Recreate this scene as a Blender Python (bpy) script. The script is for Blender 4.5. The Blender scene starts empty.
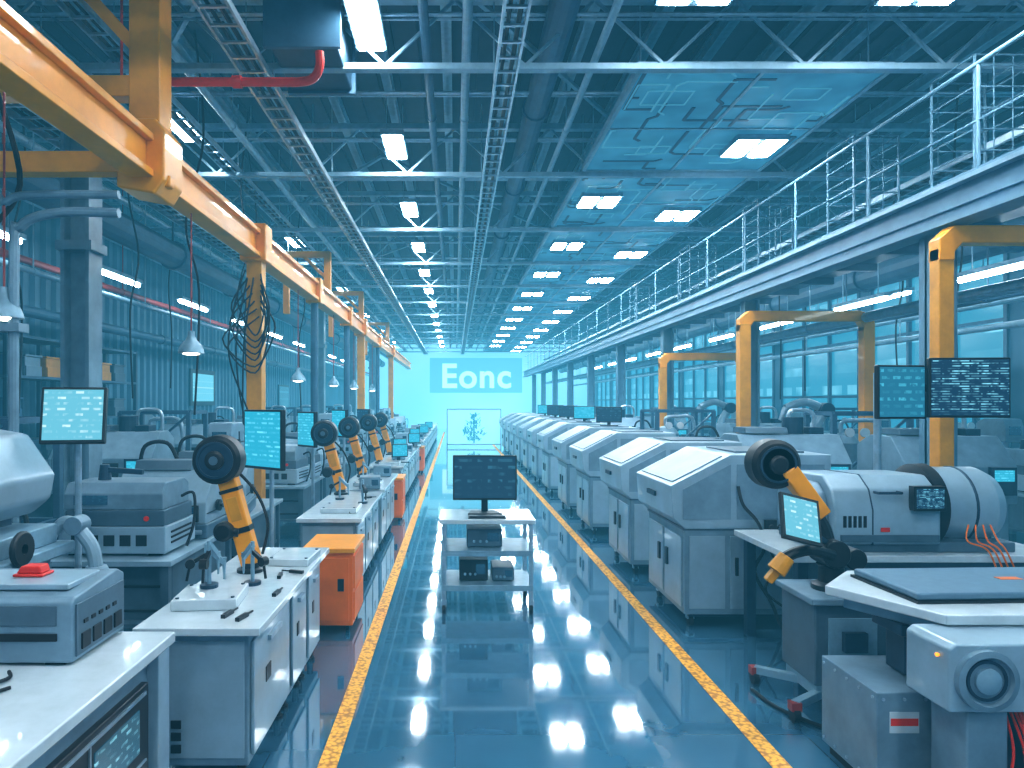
import bpy, bmesh, math, random
from mathutils import Vector, Matrix
random.seed(7)
SC=bpy.context.scene
COL=SC.collection
# ------------------------------------------------------------ materials
def newmat(name):
    m=bpy.data.materials.new(name); m.use_nodes=True
    nt=m.node_tree; b=nt.nodes['Principled BSDF']; return m,nt,b
def paint(name,col,rough=.45,metal=0.0,var=.12,scale=6,coat=0.0,bump=0.0):
    m,nt,b=newmat(name)
    tc=nt.nodes.new('ShaderNodeTexCoord'); n=nt.nodes.new('ShaderNodeTexNoise')
    n.inputs['Scale'].default_value=scale; n.inputs['Detail'].default_value=7; n.inputs['Roughness'].default_value=.65
    nt.links.new(tc.outputs['Object'],n.inputs['Vector'])
    r=nt.nodes.new('ShaderNodeValToRGB')
    r.color_ramp.elements[0].position=.3; r.color_ramp.elements[1].position=.7
    r.color_ramp.elements[0].color=tuple(c*(1-var) for c in col)+(1,)
    r.color_ramp.elements[1].color=tuple(min(1,c*(1+var*.6)) for c in col)+(1,)
    nt.links.new(n.outputs['Fac'],r.inputs['Fac']); nt.links.new(r.outputs['Color'],b.inputs['Base Color'])
    b.inputs['Roughness'].default_value=rough; b.inputs['Metallic'].default_value=metal
    b.inputs['Coat Weight'].default_value=coat
    return m
def emit(name,col,s):
    m,nt,b=newmat(name)
    b.inputs['Base Color'].default_value=(*[c*.5 for c in col],1); b.inputs['Emission Color'].default_value=(*col,1)
    b.inputs['Emission Strength'].default_value=s; return m
def screen(name,bg,fg,s,rows=14,cols=3,thr=.5,axis='XZ',seed=0.0,grid=False):
    m,nt,b=newmat(name); N=nt.nodes; L=nt.links
    tc=N.new('ShaderNodeTexCoord'); sp=N.new('ShaderNodeSeparateXYZ'); cb=N.new('ShaderNodeCombineXYZ')
    L.new(tc.outputs['Generated'],sp.inputs[0]); L.new(sp.outputs[axis[0]],cb.inputs[0]); L.new(sp.outputs[axis[1]],cb.inputs[1])
    br=N.new('ShaderNodeTexBrick'); br.inputs['Scale'].default_value=1; br.inputs['Brick Width'].default_value=1/cols
    br.inputs['Row Height'].default_value=1/rows; br.inputs['Mortar Size'].default_value=.3/rows if not grid else .06/rows
    br.inputs['Color1'].default_value=(0,0,0,1); br.inputs['Color2'].default_value=(1,1,1,1); br.inputs['Mortar'].default_value=(0,0,0,1)
    if grid: br.inputs['Mortar'].default_value=(1,1,1,1)
    L.new(cb.outputs[0],br.inputs['Vector'])
    no=N.new('ShaderNodeTexNoise'); no.inputs['Scale'].default_value=5+seed; L.new(cb.outputs[0],no.inputs['Vector'])
    mp=N.new('ShaderNodeMath'); mp.operation='MULTIPLY'; L.new(br.outputs['Color'],mp.inputs[0]); 
    mr=N.new('ShaderNodeMapRange'); mr.inputs[1].default_value=thr-.08; mr.inputs[2].default_value=thr+.08; L.new(no.outputs['Fac'],mr.inputs[0])
    L.new(mr.outputs[0],mp.inputs[1])
    mx=N.new('ShaderNodeMix'); mx.data_type='RGBA'; mx.inputs[6].default_value=(*bg,1); mx.inputs[7].default_value=(*fg,1)
    L.new(mp.outputs[0],mx.inputs[0])
    b.inputs['Base Color'].default_value=(.01,.015,.02,1); b.inputs['Roughness'].default_value=.25
    L.new(mx.outputs[2],b.inputs['Emission Color']); b.inputs['Emission Strength'].default_value=s
    return m
WHITE=paint('pale_blue_grey_paint',(.30,.42,.51),.34,.1,.20,3,.2)
WHITE2=paint('mid_grey_paint',(.18,.28,.36),.4,.1,.24,4)
GREY=paint('grey_paint',(.075,.13,.18),.45,0,.25,4)
TOPM=paint('worktop_laminate',(.54,.62,.67),.2,0,.10,8,.3)
STEEL=paint('brushed_steel',(.40,.51,.60),.3,.6,.2,12)
DSTEEL=paint('dark_steel',(.025,.06,.10),.45,.3,.25,5)
BLUEST=paint('blue_grey_steel',(.05,.125,.20),.5,.1,.25,3)
LSTEEL=paint('galvanised_steel',(.24,.38,.48),.4,.2,.2,9)
RAIL=paint('muted_blue_railing',(.14,.26,.35),.5,.1,.2,9)
BEAM=paint('steel_blue_beam',(.12,.24,.34),.45,.1,.2,3)
BLACK=paint('black_plastic',(.010,.013,.018),.42,0,.2,10)
RUB=paint('black_rubber',(.010,.012,.016),.7,0,.2,10)
ORANGE=paint('orange_paint',(.93,.33,.006),.4,0,.16,3,.2)
ORANGE2=paint('orange_red_paint',(.88,.17,.008),.45,0,.15,3)
YEL=paint('amber_paint',(.72,.29,.010),.45,0,.22,4)
RED=paint('red_paint',(.80,.025,.012),.4)
REDP=paint('dull_red_pipe',(.36,.035,.03),.45)
PAD=paint('blue_grey_pad',(.10,.19,.27),.5,0,.12,20)
LAMP=emit('lamp_diffuser',(.88,.96,1),96)
TUBE=emit('tube_light_glow',(.82,.95,1),30)
BULB=emit('warm_bulb',(1,.9,.7),6)
LED=emit('amber_indicator',(1,.35,.03),1.5)
S_UI=screen('screen_interface',(.16,.52,.66),(.70,.95,1),.95,9,5,.5)
S_CODE=screen('screen_code',(.006,.03,.07),(.30,.80,1),1.1,22,4,.5,seed=3)
S_DARK=screen('screen_dark',(.010,.04,.08),(.04,.16,.24),1.0,6,3,.5,seed=1)
S_CYAN=screen('screen_cyan',(.03,.40,.58),(.2,.8,1),1.0,12,3,.48,seed=2)
GRILL=paint('vent_black',(.008,.012,.018),.6)
m,nt,b=newmat('glossy_epoxy_floor'); N=nt.nodes; L=nt.links
tc=N.new('ShaderNodeTexCoord'); n=N.new('ShaderNodeTexNoise'); n.inputs['Scale'].default_value=.8; n.inputs['Detail'].default_value=6
L.new(tc.outputs['Object'],n.inputs['Vector'])
r=N.new('ShaderNodeValToRGB'); r.color_ramp.elements[0].position=.3;r.color_ramp.elements[1].position=.7
r.color_ramp.elements[0].color=(.034,.115,.19,1); r.color_ramp.elements[1].color=(.058,.165,.26,1); L.new(n.outputs['Fac'],r.inputs['Fac'])
br=N.new('ShaderNodeTexBrick'); br.offset=0; br.inputs['Scale'].default_value=1; br.inputs['Brick Width'].default_value=1.0; br.inputs['Row Height'].default_value=1.0
br.inputs['Mortar Size'].default_value=.004; br.inputs['Color1'].default_value=(1,1,1,1);br.inputs['Color2'].default_value=(.95,.96,.97,1);br.inputs['Mortar'].default_value=(.78,.82,.85,1)
L.new(tc.outputs['Object'],br.inputs['Vector'])
mx=N.new('ShaderNodeMix'); mx.data_type='RGBA'; mx.blend_type='MULTIPLY'; mx.inputs[0].default_value=1
L.new(r.outputs['Color'],mx.inputs[6]); L.new(br.outputs['Color'],mx.inputs[7]); L.new(mx.outputs[2],b.inputs['Base Color'])
n2=N.new('ShaderNodeTexNoise'); n2.inputs['Scale'].default_value=2.5; n2.inputs['Detail'].default_value=8; L.new(tc.outputs['Object'],n2.inputs['Vector'])
mr=N.new('ShaderNodeMapRange'); mr.inputs[3].default_value=.03; mr.inputs[4].default_value=.08; L.new(n2.outputs['Fac'],mr.inputs[0]); L.new(mr.outputs[0],b.inputs['Roughness'])
b.inputs['IOR'].default_value=2.3; b.inputs['Coat Weight'].default_value=.7; b.inputs['Coat Roughness'].default_value=.02
FLOOR=m
m,nt,b=newmat('yellow_tread_tape'); N=nt.nodes; L=nt.links
tc=N.new('ShaderNodeTexCoord'); ck=N.new('ShaderNodeTexVoronoi'); ck.inputs['Scale'].default_value=38; L.new(tc.outputs['Object'],ck.inputs['Vector'])
r=N.new('ShaderNodeValToRGB'); r.color_ramp.elements[0].color=(1,.48,.05,1); r.color_ramp.elements[1].color=(.45,.15,.01,1); r.color_ramp.elements[0].position=.35; r.color_ramp.elements[1].position=.8
L.new(ck.outputs['Distance'],r.inputs['Fac']); L.new(r.outputs['Color'],b.inputs['Base Color']); b.inputs['Roughness'].default_value=.6
TAPE=m
m,nt,b=newmat('glowing_blue_panel_sheet'); N=nt.nodes; L=nt.links
tc=N.new('ShaderNodeTexCoord'); n=N.new('ShaderNodeTexNoise'); n.inputs['Scale'].default_value=1.6; L.new(tc.outputs['Object'],n.inputs['Vector'])
r=N.new('ShaderNodeValToRGB'); r.color_ramp.elements[0].position=.35;r.color_ramp.elements[1].position=.65
r.color_ramp.elements[0].color=(.025,.14,.23,1); r.color_ramp.elements[1].color=(.05,.23,.34,1); L.new(n.outputs['Fac'],r.inputs['Fac'])
L.new(r.outputs['Color'],b.inputs['Base Color']); b.inputs['Roughness'].default_value=.6
L.new(r.outputs['Color'],b.inputs['Emission Color']); b.inputs['Emission Strength'].default_value=.5  # emission lifts the panel's brightness; the panel is no lamp
PANEL=m
TRACE=emit('pale_trace_line',(.10,.36,.50),.5)  # trace lines glow along with the panel, brightness put into their colour
TRACED=emit('dark_trace_line',(.01,.06,.11),.5)
CEIL=paint('dark_blue_roof_deck',(.018,.045,.08),.6,0,.3,1.5)
WALLB=paint('blue_corrugated_cladding',(.075,.185,.28),.5,.1,.25,.6)
WALLD=paint('blue_wall',(.05,.14,.22),.6,0,.2,.5)
WALLP=paint('pale_blue_wall',(.25,.36,.44),.6,0,.1,.5)
m,nt,b=newmat('end_wall_haze_glow'); N=nt.nodes; L=nt.links
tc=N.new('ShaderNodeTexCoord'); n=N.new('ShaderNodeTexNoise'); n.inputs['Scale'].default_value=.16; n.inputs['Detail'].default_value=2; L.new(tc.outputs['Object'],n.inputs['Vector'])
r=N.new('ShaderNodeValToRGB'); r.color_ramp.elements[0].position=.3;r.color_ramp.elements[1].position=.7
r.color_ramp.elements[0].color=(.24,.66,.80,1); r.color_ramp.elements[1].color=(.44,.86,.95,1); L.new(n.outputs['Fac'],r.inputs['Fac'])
L.new(r.outputs['Color'],b.inputs['Emission Color']); b.inputs['Emission Strength'].default_value=1.05; b.inputs['Base Color'].default_value=(.2,.5,.6,1)  # wall emission stands in for bright haze at the hall's far end
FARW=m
WINM=screen('daylit_window_glass',(.03,.22,.34),(.22,.60,.76),1.15,9,3,.5,axis='YZ',seed=-2)

# ------------------------------------------------------------ geometry builder
class G:
    def __init__(s): s.v=[];s.f=[];s.m=[];s.cm=0
    def add(s,vs,fs):
        o=len(s.v); s.v+=[tuple(v) for v in vs]; s.f+=[tuple(i+o for i in f) for f in fs]; s.m+=[s.cm]*len(fs); return s
    def mt(s,i): s.cm=i; return s
    def box(s,x0,x1,y0,y1,z0,z1):
        return s.add([(x0,y0,z0),(x1,y0,z0),(x1,y1,z0),(x0,y1,z0),(x0,y0,z1),(x1,y0,z1),(x1,y1,z1),(x0,y1,z1)],
          [(0,3,2,1),(4,5,6,7),(0,1,5,4),(1,2,6,5),(2,3,7,6),(3,0,4,7)])
    def prism(s,poly,a,b,ax):
        f={'x':lambda p,t:(t,p[0],p[1]),'y':lambda p,t:(p[0],t,p[1]),'z':lambda p,t:(p[0],p[1],t)}[ax]
        n=len(poly); vs=[f(p,a) for p in poly]+[f(p,b) for p in poly]
        return s.add(vs,[tuple(range(n)),tuple(range(2*n-1,n-1,-1))]+[(i,(i+1)%n,(i+1)%n+n,i+n) for i in range(n)])
    def cyl(s,p0,p1,r,r2=None,n=16):
        p0=Vector(p0);p1=Vector(p1); r2=r if r2 is None else r2
        d=(p1-p0).normalized(); a=d.orthogonal().normalized(); c=d.cross(a)
        vs=[]
        for p,rr in((p0,r),(p1,r2)):
            for i in range(n):
                t=2*math.pi*i/n; vs.append(p+(a*math.cos(t)+c*math.sin(t))*rr)
        return s.add(vs,[tuple(range(n)),tuple(range(2*n-1,n-1,-1))]+[(i,(i+1)%n,(i+1)%n+n,i+n) for i in range(n)])
    def bar(s,p0,p1,w,h=None):
        p0=Vector(p0);p1=Vector(p1); h=h or w; d=(p1-p0).normalized()
        up=Vector((0,0,1)) if abs(d.z)<.9 else Vector((0,1,0))
        a=d.cross(up).normalized(); c=a.cross(d)
        vs=[p+a*sx*w/2+c*sy*h/2 for p in(p0,p1) for sx,sy in((-1,-1),(1,-1),(1,1),(-1,1))]
        return s.add(vs,[(0,3,2,1),(4,5,6,7),(0,1,5,4),(1,2,6,5),(2,3,7,6),(3,0,4,7)])
    def tube(s,pts,r,n=8,smooth=True):
        P=[Vector(p) for p in pts]
        if smooth and len(P)>2:
            Q=[]
            for i in range(len(P)-1):
                a=P[max(i-1,0)];b_=P[i];c=P[i+1];d=P[min(i+2,len(P)-1)]
                for k in range(6):
                    t=k/6; Q.append(.5*((2*b_)+(c-a)*t+(2*a-5*b_+4*c-d)*t*t+(3*b_-a-3*c+d)*t**3))
            Q.append(P[-1]); P=Q
        vs=[];ref=None
        for i,p in enumerate(P):
            d=(P[min(i+1,len(P)-1)]-P[max(i-1,0)]).normalized()
            if ref is None: ref=d.orthogonal().normalized()
            a=(ref-d*ref.dot(d)).normalized(); ref=a; c=d.cross(a)
            for k in range(n):
                t=2*math.pi*k/n; vs.append(p+(a*math.cos(t)+c*math.sin(t))*r)
        m_=len(P)
        fs=[(i*n+k,i*n+(k+1)%n,(i+1)*n+(k+1)%n,(i+1)*n+k) for i in range(m_-1) for k in range(n)]
        fs+=[tuple(range(n)),tuple(range(m_*n-1,(m_-1)*n-1,-1))]
        return s.add(vs,fs)
    def lathe(s,prof,c=(0,0,0),ax='z',n=24):
        vs=[];k=len(prof)
        for i in range(n):
            t=2*math.pi*i/n
            for r,h in prof:
                u,v=r*math.cos(t),r*math.sin(t)
                q={'z':(u,v,h),'y':(u,h,v),'x':(h,u,v)}[ax]; vs.append((q[0]+c[0],q[1]+c[1],q[2]+c[2]))
        fs=[(i*k+j,((i+1)%n)*k+j,((i+1)%n)*k+j+1,i*k+j+1) for i in range(n) for j in range(k-1)]
        fs+=[tuple(i*k for i in range(n)),tuple(i*k+k-1 for i in range(n))]
        return s.add(vs,fs)
def obj(name,g,mats,parent=None,bevel=0,loc=None,label=None,cat=None,group=None,kind=None,rotz=0,rot=None):
    me=bpy.data.meshes.new(name); me.from_pydata(g.v,[],g.f)
    if not isinstance(mats,(list,tuple)): mats=[mats]
    for q in mats: me.materials.append(q)
    me.polygons.foreach_set('material_index',g.m)
    bm=bmesh.new(); bm.from_mesh(me); bmesh.ops.recalc_face_normals(bm,faces=bm.faces[:]); bm.to_mesh(me); bm.free()
    me.polygons.foreach_set('use_smooth',[True]*len(me.polygons)); me.set_sharp_from_angle(angle=math.radians(22)); me.update()
    o=bpy.data.objects.new(name,me); COL.objects.link(o)
    if bevel:
        b=o.modifiers.new('bevel','BEVEL'); b.width=bevel; b.segments=2; b.limit_method='ANGLE'; b.angle_limit=math.radians(22); b.harden_normals=True
    if parent: o.parent=parent
    if loc: o.location=loc
    o.rotation_euler=rot if rot else (0,0,rotz)
    if label:o['label']=label
    if cat:o['category']=cat
    if group:o['group']=group
    if kind:o['kind']=kind
    return o
def thing(name,label,cat,loc,rotz=0,group=None):
    e=bpy.data.objects.new(name,None); COL.objects.link(e); e.empty_display_size=.1
    e.location=loc; e.rotation_euler=(0,0,rotz); e['label']=label; e['category']=cat
    if group:e['group']=group
    return e
def dup(src,loc,rotz=None,label=None,group=None):
    def rec(o,par):
        c=o.copy(); COL.objects.link(c)
        if par: c.parent=par
        for ch in o.children: rec(ch,c)
        return c
    c=rec(src,None); c.location=loc
    if rotz is not None: c.rotation_euler=(0,0,rotz)
    if label:c['label']=label
    if group:c['group']=group
    return c
# ------------------------------------------------------------ room
XL,XR,YB,YF,ZC=-7.2,9.5,-3.0,50.0,6.3
obj('floor',G().box(XL-.3,XR+.3,YB-.3,YF+.3,-.2,0),FLOOR,kind='structure',label='glossy blue-grey epoxy factory floor')
g=G(); g.box(XL-.3,XR+.3,YB-.3,YF+.3,ZC+.05,ZC+.25)
x=XL
while x<XR: g.box(x,x+.14,YB,YF,ZC,ZC+.06); x+=.3
obj('ceiling',g,CEIL,kind='structure',label='dark blue ribbed metal roof deck')
g=G(); pts=[]; y=YB
while y<YF:
    pts+=[(XL,y),(XL,y+.12),(XL+.07,y+.16),(XL+.07,y+.28)]; y+=.32
vs=[(p[0],p[1],0) for p in pts]+[(p[0],p[1],ZC) for p in pts]; n=len(pts)
g.add(vs,[(i,i+1,i+1+n,i+n) for i in range(n-1)]); g.box(XL-.2,XL-.01,YB,YF,0,ZC)
obj('wall_left',g,WALLB,kind='structure',label='blue corrugated metal cladding wall')
obj('wall_far',G().box(XL-.3,XR+.3,YF,YF+.2,0,ZC),FARW,kind='structure',label='end wall with pale cyan haze glow in its colour')
obj('wall_back',G().box(XL-.3,XR+.3,YB-.2,YB,0,ZC),WALLP,kind='structure',label='plain pale blue wall')
g=G(); g.box(XR,XR+.2,YB,YF,0,.8).box(XR,XR+.2,YB,YF,5.7,ZC)
wy=[];y=-1.2
g.box(XR,XR+.2,YB,-1.2,.8,5.7)
while y<45:
    g.box(XR,XR+.2,y+4.0,y+4.4,.8,5.7); wy.append(y); y+=4.4
g.box(XR,XR+.2,y,YF,.8,5.7)
obj('wall_right',g,WALLD,kind='structure',label='blue wall with tall factory windows')
for i,y in enumerate(wy):
    f=G()
    f.box(XR-.04,XR+.1,y,y+4,.8,.88).box(XR-.04,XR+.1,y,y+4,5.62,5.7)
    for t in (0,1.3,2.6,3.92): f.box(XR-.04,XR+.1,y+t,y+t+.08,.88,5.62)
    for z in (2.0,3.3,4.5): f.box(XR-.03,XR+.09,y+.08,y+3.92,z,z+.06)
    w=obj('window_%d'%(i+1),f,BLUEST,kind='structure',label='tall steel-framed window with blue glass')
    obj('glass',G().box(XR+.03,XR+.05,y+.08,y+3.92,.88,5.62),WINM,parent=w)
for x in(-.665,1.70):
    obj('floor_marking_tape',G().box(x-.05,x+.05,1.0,44,0,.004),TAPE,label='yellow textured safety tape strip on glossy floor',cat='floor marking',group='aisle floor tapes')
# ------------------------------------------------------------ roof steelwork
g=G()
g.box(XL+.1,XR-.1,-.05,.05,-.03,.03).box(XL+.1,XR-.1,-.06,.06,.66,.74)
x=XL+.2;i=0
while x<XR-.8:
    g.bar((x,0,.02 if i%2 else .68),(x+.7,0,.68 if i%2 else .02),.03); x+=.7;i+=1
t0=obj('roof_truss',g,LSTEEL,loc=(0,3.7,5.24),label='galvanised steel lattice roof truss spanning the hall',cat='roof truss',group='roof trusses')
for k in range(1,14): dup(t0,(0,3.7+3.3*k,5.24))
g=G().box(-.02,.02,0,52,-.08,.08).box(-.06,.06,0,52,.06,.08).box(-.06,.06,0,52,-.08,-.06)
p0=obj('roof_purlin',g,LSTEEL,loc=(-6.5,-2.5,6.2),label='blue-grey steel roof purlin',cat='purlin',group='roof purlins')
x=-5.7
while x<9.2: dup(p0,(x,-2.5,6.2)); x+=.8
c0=obj('cross_conduit',G().cyl((XL+.1,0,0),(XR-.1,0,0),.022,n=8).cyl((XL+.1,.09,0),(XR-.1,.09,0),.015,n=8).cyl((-3,.04,0),(-3,.04,.5),.008,n=6).cyl((5,.04,0),(5,.04,.5),.008,n=6),STEEL,loc=(0,5.3,5.70),label='pair of thin steel conduits crossing under the roof',cat='conduit',group='cross conduits')
for k in range(1,26): dup(c0,(0,5.3+1.65*k,5.70+.05*(k%2)))
def tray(x,z,w=.26,r0=2.0,r1=47,label='galvanised ladder cable tray under the roof'):
    e=thing('cable_tray',label,'cable tray',(x,0,z),group='ladder cable trays')
    for s in(-1,1): obj('side_rail',G().box(s*w/2-.012,s*w/2+.012,r0,r1,0,.07),STEEL,e)
    g=G(); y=r0
    while y<r1: g.box(-w/2,w/2,y,y+.03,.005,.025); y+=.28
    obj('rung',g,STEEL,e,kind='stuff')
    obj('cable',G().tube([(-.05,r0,.045),(-.05,r1,.045)],.018,6,False).tube([(.04,r0,.045),(.04,r1,.045)],.022,6,False),BLACK,e,kind='stuff')
    g=G(); y=3.7
    while y<r1: g.cyl((w/2+.01,y,0),(w/2+.01,y,6.28-z),.008,n=6); g.cyl((-w/2-.01,y,0),(-w/2-.01,y,6.28-z),.008,n=6); y+=3.3
    obj('hanger_rod',g,LSTEEL,e,kind='stuff')
tray(-1.95,5.08); tray(.5,5.08,.2); tray(-4.3,4.75,.3); tray(-3.3,5.3,.2); tray(6.0,4.7,.2)
def pipe(x,z,r,mat,label,r0=1.5,r1=48,name='service_pipe'):
    g=G().cyl((0,r0,0),(0,r1,0),r,n=14); y=r0+1
    while y<r1: g.cyl((0,y,0),(0,y+.06,0),r*1.18,n=14); y+=3.3
    y=r0+1
    while y<r1: g.cyl((0,y+.03,r*.9),(0,y+.03,6.28-z),.01,n=6); y+=3.3
    obj(name,g,mat,loc=(x,0,z),label=label,cat='pipe',group='long overhead pipes')
pipe(1.05,5.72,.15,BLUEST,'large round blue-grey ventilation duct under the roof',name='ventilation_duct')
pipe(.12,5.6,.05,LSTEEL,'grey steel service pipe under the roof')
pipe(-.3,5.6,.05,BLUEST,'blue-grey steel service pipe under the roof')
pipe(1.45,5.45,.04,LSTEEL,'grey steel service pipe under the roof')
pipe(-2.9,5.5,.05,LSTEEL,'grey steel service pipe under the roof')
pipe(-3.75,4.95,.045,STEEL,'thin bright service pipe under the roof')
pipe(-5.0,4.5,.22,BLUEST,'large round blue-grey ventilation duct beside the cladding wall',name='ventilation_duct')
pipe(-5.6,5.3,.06,STEEL,'bright steel service pipe under the roof')
pipe(-6.3,4.9,.06,LSTEEL,'grey steel service pipe under the roof')
pipe(-5.9,3.85,.05,REDP,'long dull red sprinkler pipe along the wall')
pipe(-5.5,3.6,.04,LSTEEL,'thin grey conduit along the wall')
pipe(-6.6,3.3,.09,BLUEST,'dark insulated pipe along the wall')
pipe(7.3,4.1,.22,BLUEST,'large blue-grey ventilation duct beside the windows',name='ventilation_duct')
pipe(6.3,3.2,.08,LSTEEL,'silver insulated pipe beneath the walkway')
pipe(6.95,3.25,.05,BLUEST,'dark steel service pipe beside the windows')
pipe(7.9,3.0,.05,LSTEEL,'grey steel service pipe beside the windows')
pipe(8.6,3.5,.07,LSTEEL,'grey steel service pipe beside the windows')
for k in range(5):
    y=5+6.6*k
    obj('roof_brace',G().bar((0,0,0),(-4.2,6.2,0),.05).bar((0,0,.0),(4.2,6.2,0),.05),LSTEEL,loc=(-1.2,y,5.98),label='diagonal steel roof bracing rods',cat='roof brace',group='roof bracing')
e=thing('air_unit','dark rectangular ventilation unit hung beneath the roof','ventilation unit',(-1.4,6.9,5.22))
obj('housing',G().box(-.34,.30,-.4,.6,0,.55),DSTEEL,e,.02)
obj('flange',G().box(-.38,.34,-.42,-.37,-.03,.58),BLUEST,e)
obj('flange',G().box(-.38,.34,.56,.62,-.03,.58),BLUEST,e)
obj('duct_neck',G().box(-.2,.2,-.2,.3,.55,1.06),DSTEEL,e)
obj('sprinkler_pipe',G().tube([(-3.9,6.3,4.78),(-2.6,6.3,4.78),(-1.8,6.3,4.78),(-1.4,6.3,4.78),(-1.27,6.3,4.82),(-1.22,6.3,4.92),(-1.22,6.3,5.05)],.04,10).cyl((-2.0,6.3,4.78),(-1.92,6.3,4.78),.055).cyl((-3.0,6.3,4.78),(-3,6.3,6.28),.012),RED,label='red sprinkler pipe with upturned elbow',cat='pipe')
# ------------------------------------------------------------ light fixtures
def fixture(name,w,l,dbl=False):
    e=thing(name,'rectangular white strip light under the roof','ceiling light',(0,0,-20))
    obj('housing',G().box(-w/2-.03,w/2+.03,-l/2-.03,l/2+.03,.0,.07),LSTEEL,e)
    if dbl:
        obj('diffuser',G().box(-w/2,-.05,-l/2,l/2,-.012,0),LAMP,e); obj('diffuser',G().box(.05,w/2,-l/2,l/2,-.012,0),LAMP,e)
    else: obj('diffuser',G().box(-w/2,w/2,-l/2,l/2,-.012,0),LAMP,e)
    return e
fa=fixture('strip_light_fixture',.25,.9)
for s in(-1,1): obj('hanger_rod',G().cyl((s*.08,s*.4,.06),(s*.08,s*.4,.76),.008,n=6),LSTEEL,fa)
fa.location=(-.85,6.7,5.50); fa['group']='central row of strip lights'
for k in range(1,13): dup(fa,(-.85,6.7+3.2*k,5.50))
for x in(-4.4,-.85,2.2,5.6):
    for y in(-.6,2.2): dup(fa,(x,y,5.50))  # unseen extra fixtures, added as fill for fronts facing the camera
for k in range(6): dup(fa,(-3.6,9.2+6.6*k,5.50))
fb=fixture('twin_light_fixture',.60,.58,True); fb['label']='twin-tile square light fixture under the roof'; fb['group']='twin-tile lights'
fb.location=(3.9,9.15,5.21)
for k in range(1,12): dup(fb,(3.95,9.15+3.3*k,5.21))
for k in range(0,10): dup(fb,(2.38,11.6+3.3*k,5.21))
for x in (2.1,4.05): 
    c=dup(fb,(x,5.9,5.42)); 
    for s in(-1,1): obj('hanger_rod',G().cyl((s*.2,s*.25,.06),(s*.2,s*.25,.86),.008,n=6),LSTEEL,c)
# circuit panels
def pathbar(g,pts,w,z):
    for a,b_ in zip(pts[:-1],pts[1:]):
        g.bar((a[0],a[1],z),(b_[0],b_[1],z),w,.012)
def panelproto(seed):
    random.seed(seed)
    e=thing('suspended_panel','large blue suspended overhead panel with circuit-like lines','overhead panel',(0,0,-50),group='suspended blue overhead panels')
    obj('panel_sheet',G().box(-1.25,1.25,.04,3.12,0,.03),PANEL,e)
    obj('panel_frame',G().box(-1.3,1.3,0,.05,-.02,.06).box(-1.3,1.3,3.11,3.16,-.02,.06).box(-1.3,-1.25,0,3.16,-.02,.06).box(1.25,1.3,0,3.16,-.02,.06).box(-.02,.02,.04,3.12,-.014,.0).box(-1.25,1.25,1.56,1.59,-.014,.0),LSTEEL,e)
    g=G(); d=G()
    for gg,cnt,w in((g,12,.02),(d,13,.04)):
        for i in range(cnt):
            x=random.uniform(-1.15,1.15); y=random.uniform(.15,2.9); P=[(x,y)]
            ang=random.choice([0,90,180,270])
            for k in range(random.choice([2,3,4])):
                l=random.uniform(.18,.8) if ang%90==0 else .12; a=math.radians(ang); x=max(-1.2,min(1.2,x+math.cos(a)*l)); y=max(.1,min(3.05,y+math.sin(a)*l))
                if (Vector((x,y))-Vector(P[-1])).length>.04: P.append((x,y))
                ang+=random.choice([90,-90,45,-45]) if ang%90==0 else random.choice([45,-45])
            if len(P)>1: pathbar(gg,P,w,-.006 if gg is g else -.003)
    for x,y,s in((-.8,.7,.25),(.55,2.3,.3),(-.5,2.3,.2),(.7,.6,.2)):
        for a,b_,c_,d_ in((-s,-s,s,-s),(s,-s,s,s),(s,s,-s,s),(-s,s,-s,-s)): g.bar((x+a,y+b_*.7,-.008),(x+c_,y+d_*.7,-.008),.016,.01)
    obj('trace_line',g,TRACE,e,kind='stuff'); obj('trace_groove',d,TRACED,e,kind='stuff')
    for x in(-1.2,1.2):
        for y in(.3,2.8): obj('hanger_rod',G().cyl((x,y,.05),(x,y,.99),.01,n=6),LSTEEL,e)
    return e
pp=[panelproto(1),panelproto(2),panelproto(5)]
for k in range(0,12):
    if k<3: pp[k].location=(3.15,7.07+3.3*k,5.28)
    else: dup(pp[k%3],(3.15,7.07+3.3*k,5.28))
def tubelight(x,z,y,grp):
    e=thing('tube_light','long slim white fluorescent tube light','tube light',(x,y,z),group=grp)
    obj('housing',G().box(-.07,.07,-.75,.75,.03,.09),LSTEEL,e)
    obj('tube',G().cyl((0,-.72,0),(0,.72,0),.035,n=10),TUBE,e)
    for s in(-.5,.5): obj('hanger_rod',G().cyl((0,s,.09),(0,s,6.28-z),.008,n=6),LSTEEL,e)
    return e
a=tubelight(-5.3,3.85,11.0,'tube lights along the cladding wall')
for k in [-3,-1]+list(range(1,9)): dup(a,(-5.3,11.0+3.2*k,3.85))  # copies nearest the camera are out of view, added to brighten machine fronts
a=tubelight(6.65,3.5,8.5,'tube lights beside the windows')
for k in [-1]+list(range(1,9)): dup(a,(6.65,8.5+3.0*k,3.5))  # the nearest copy is an added, unseen light for the machine fronts
dup(a,(8.3,10.5,3.9)); dup(a,(8.3,16.5,3.9)); dup(a,(8.3,13.5,3.9))
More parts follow.
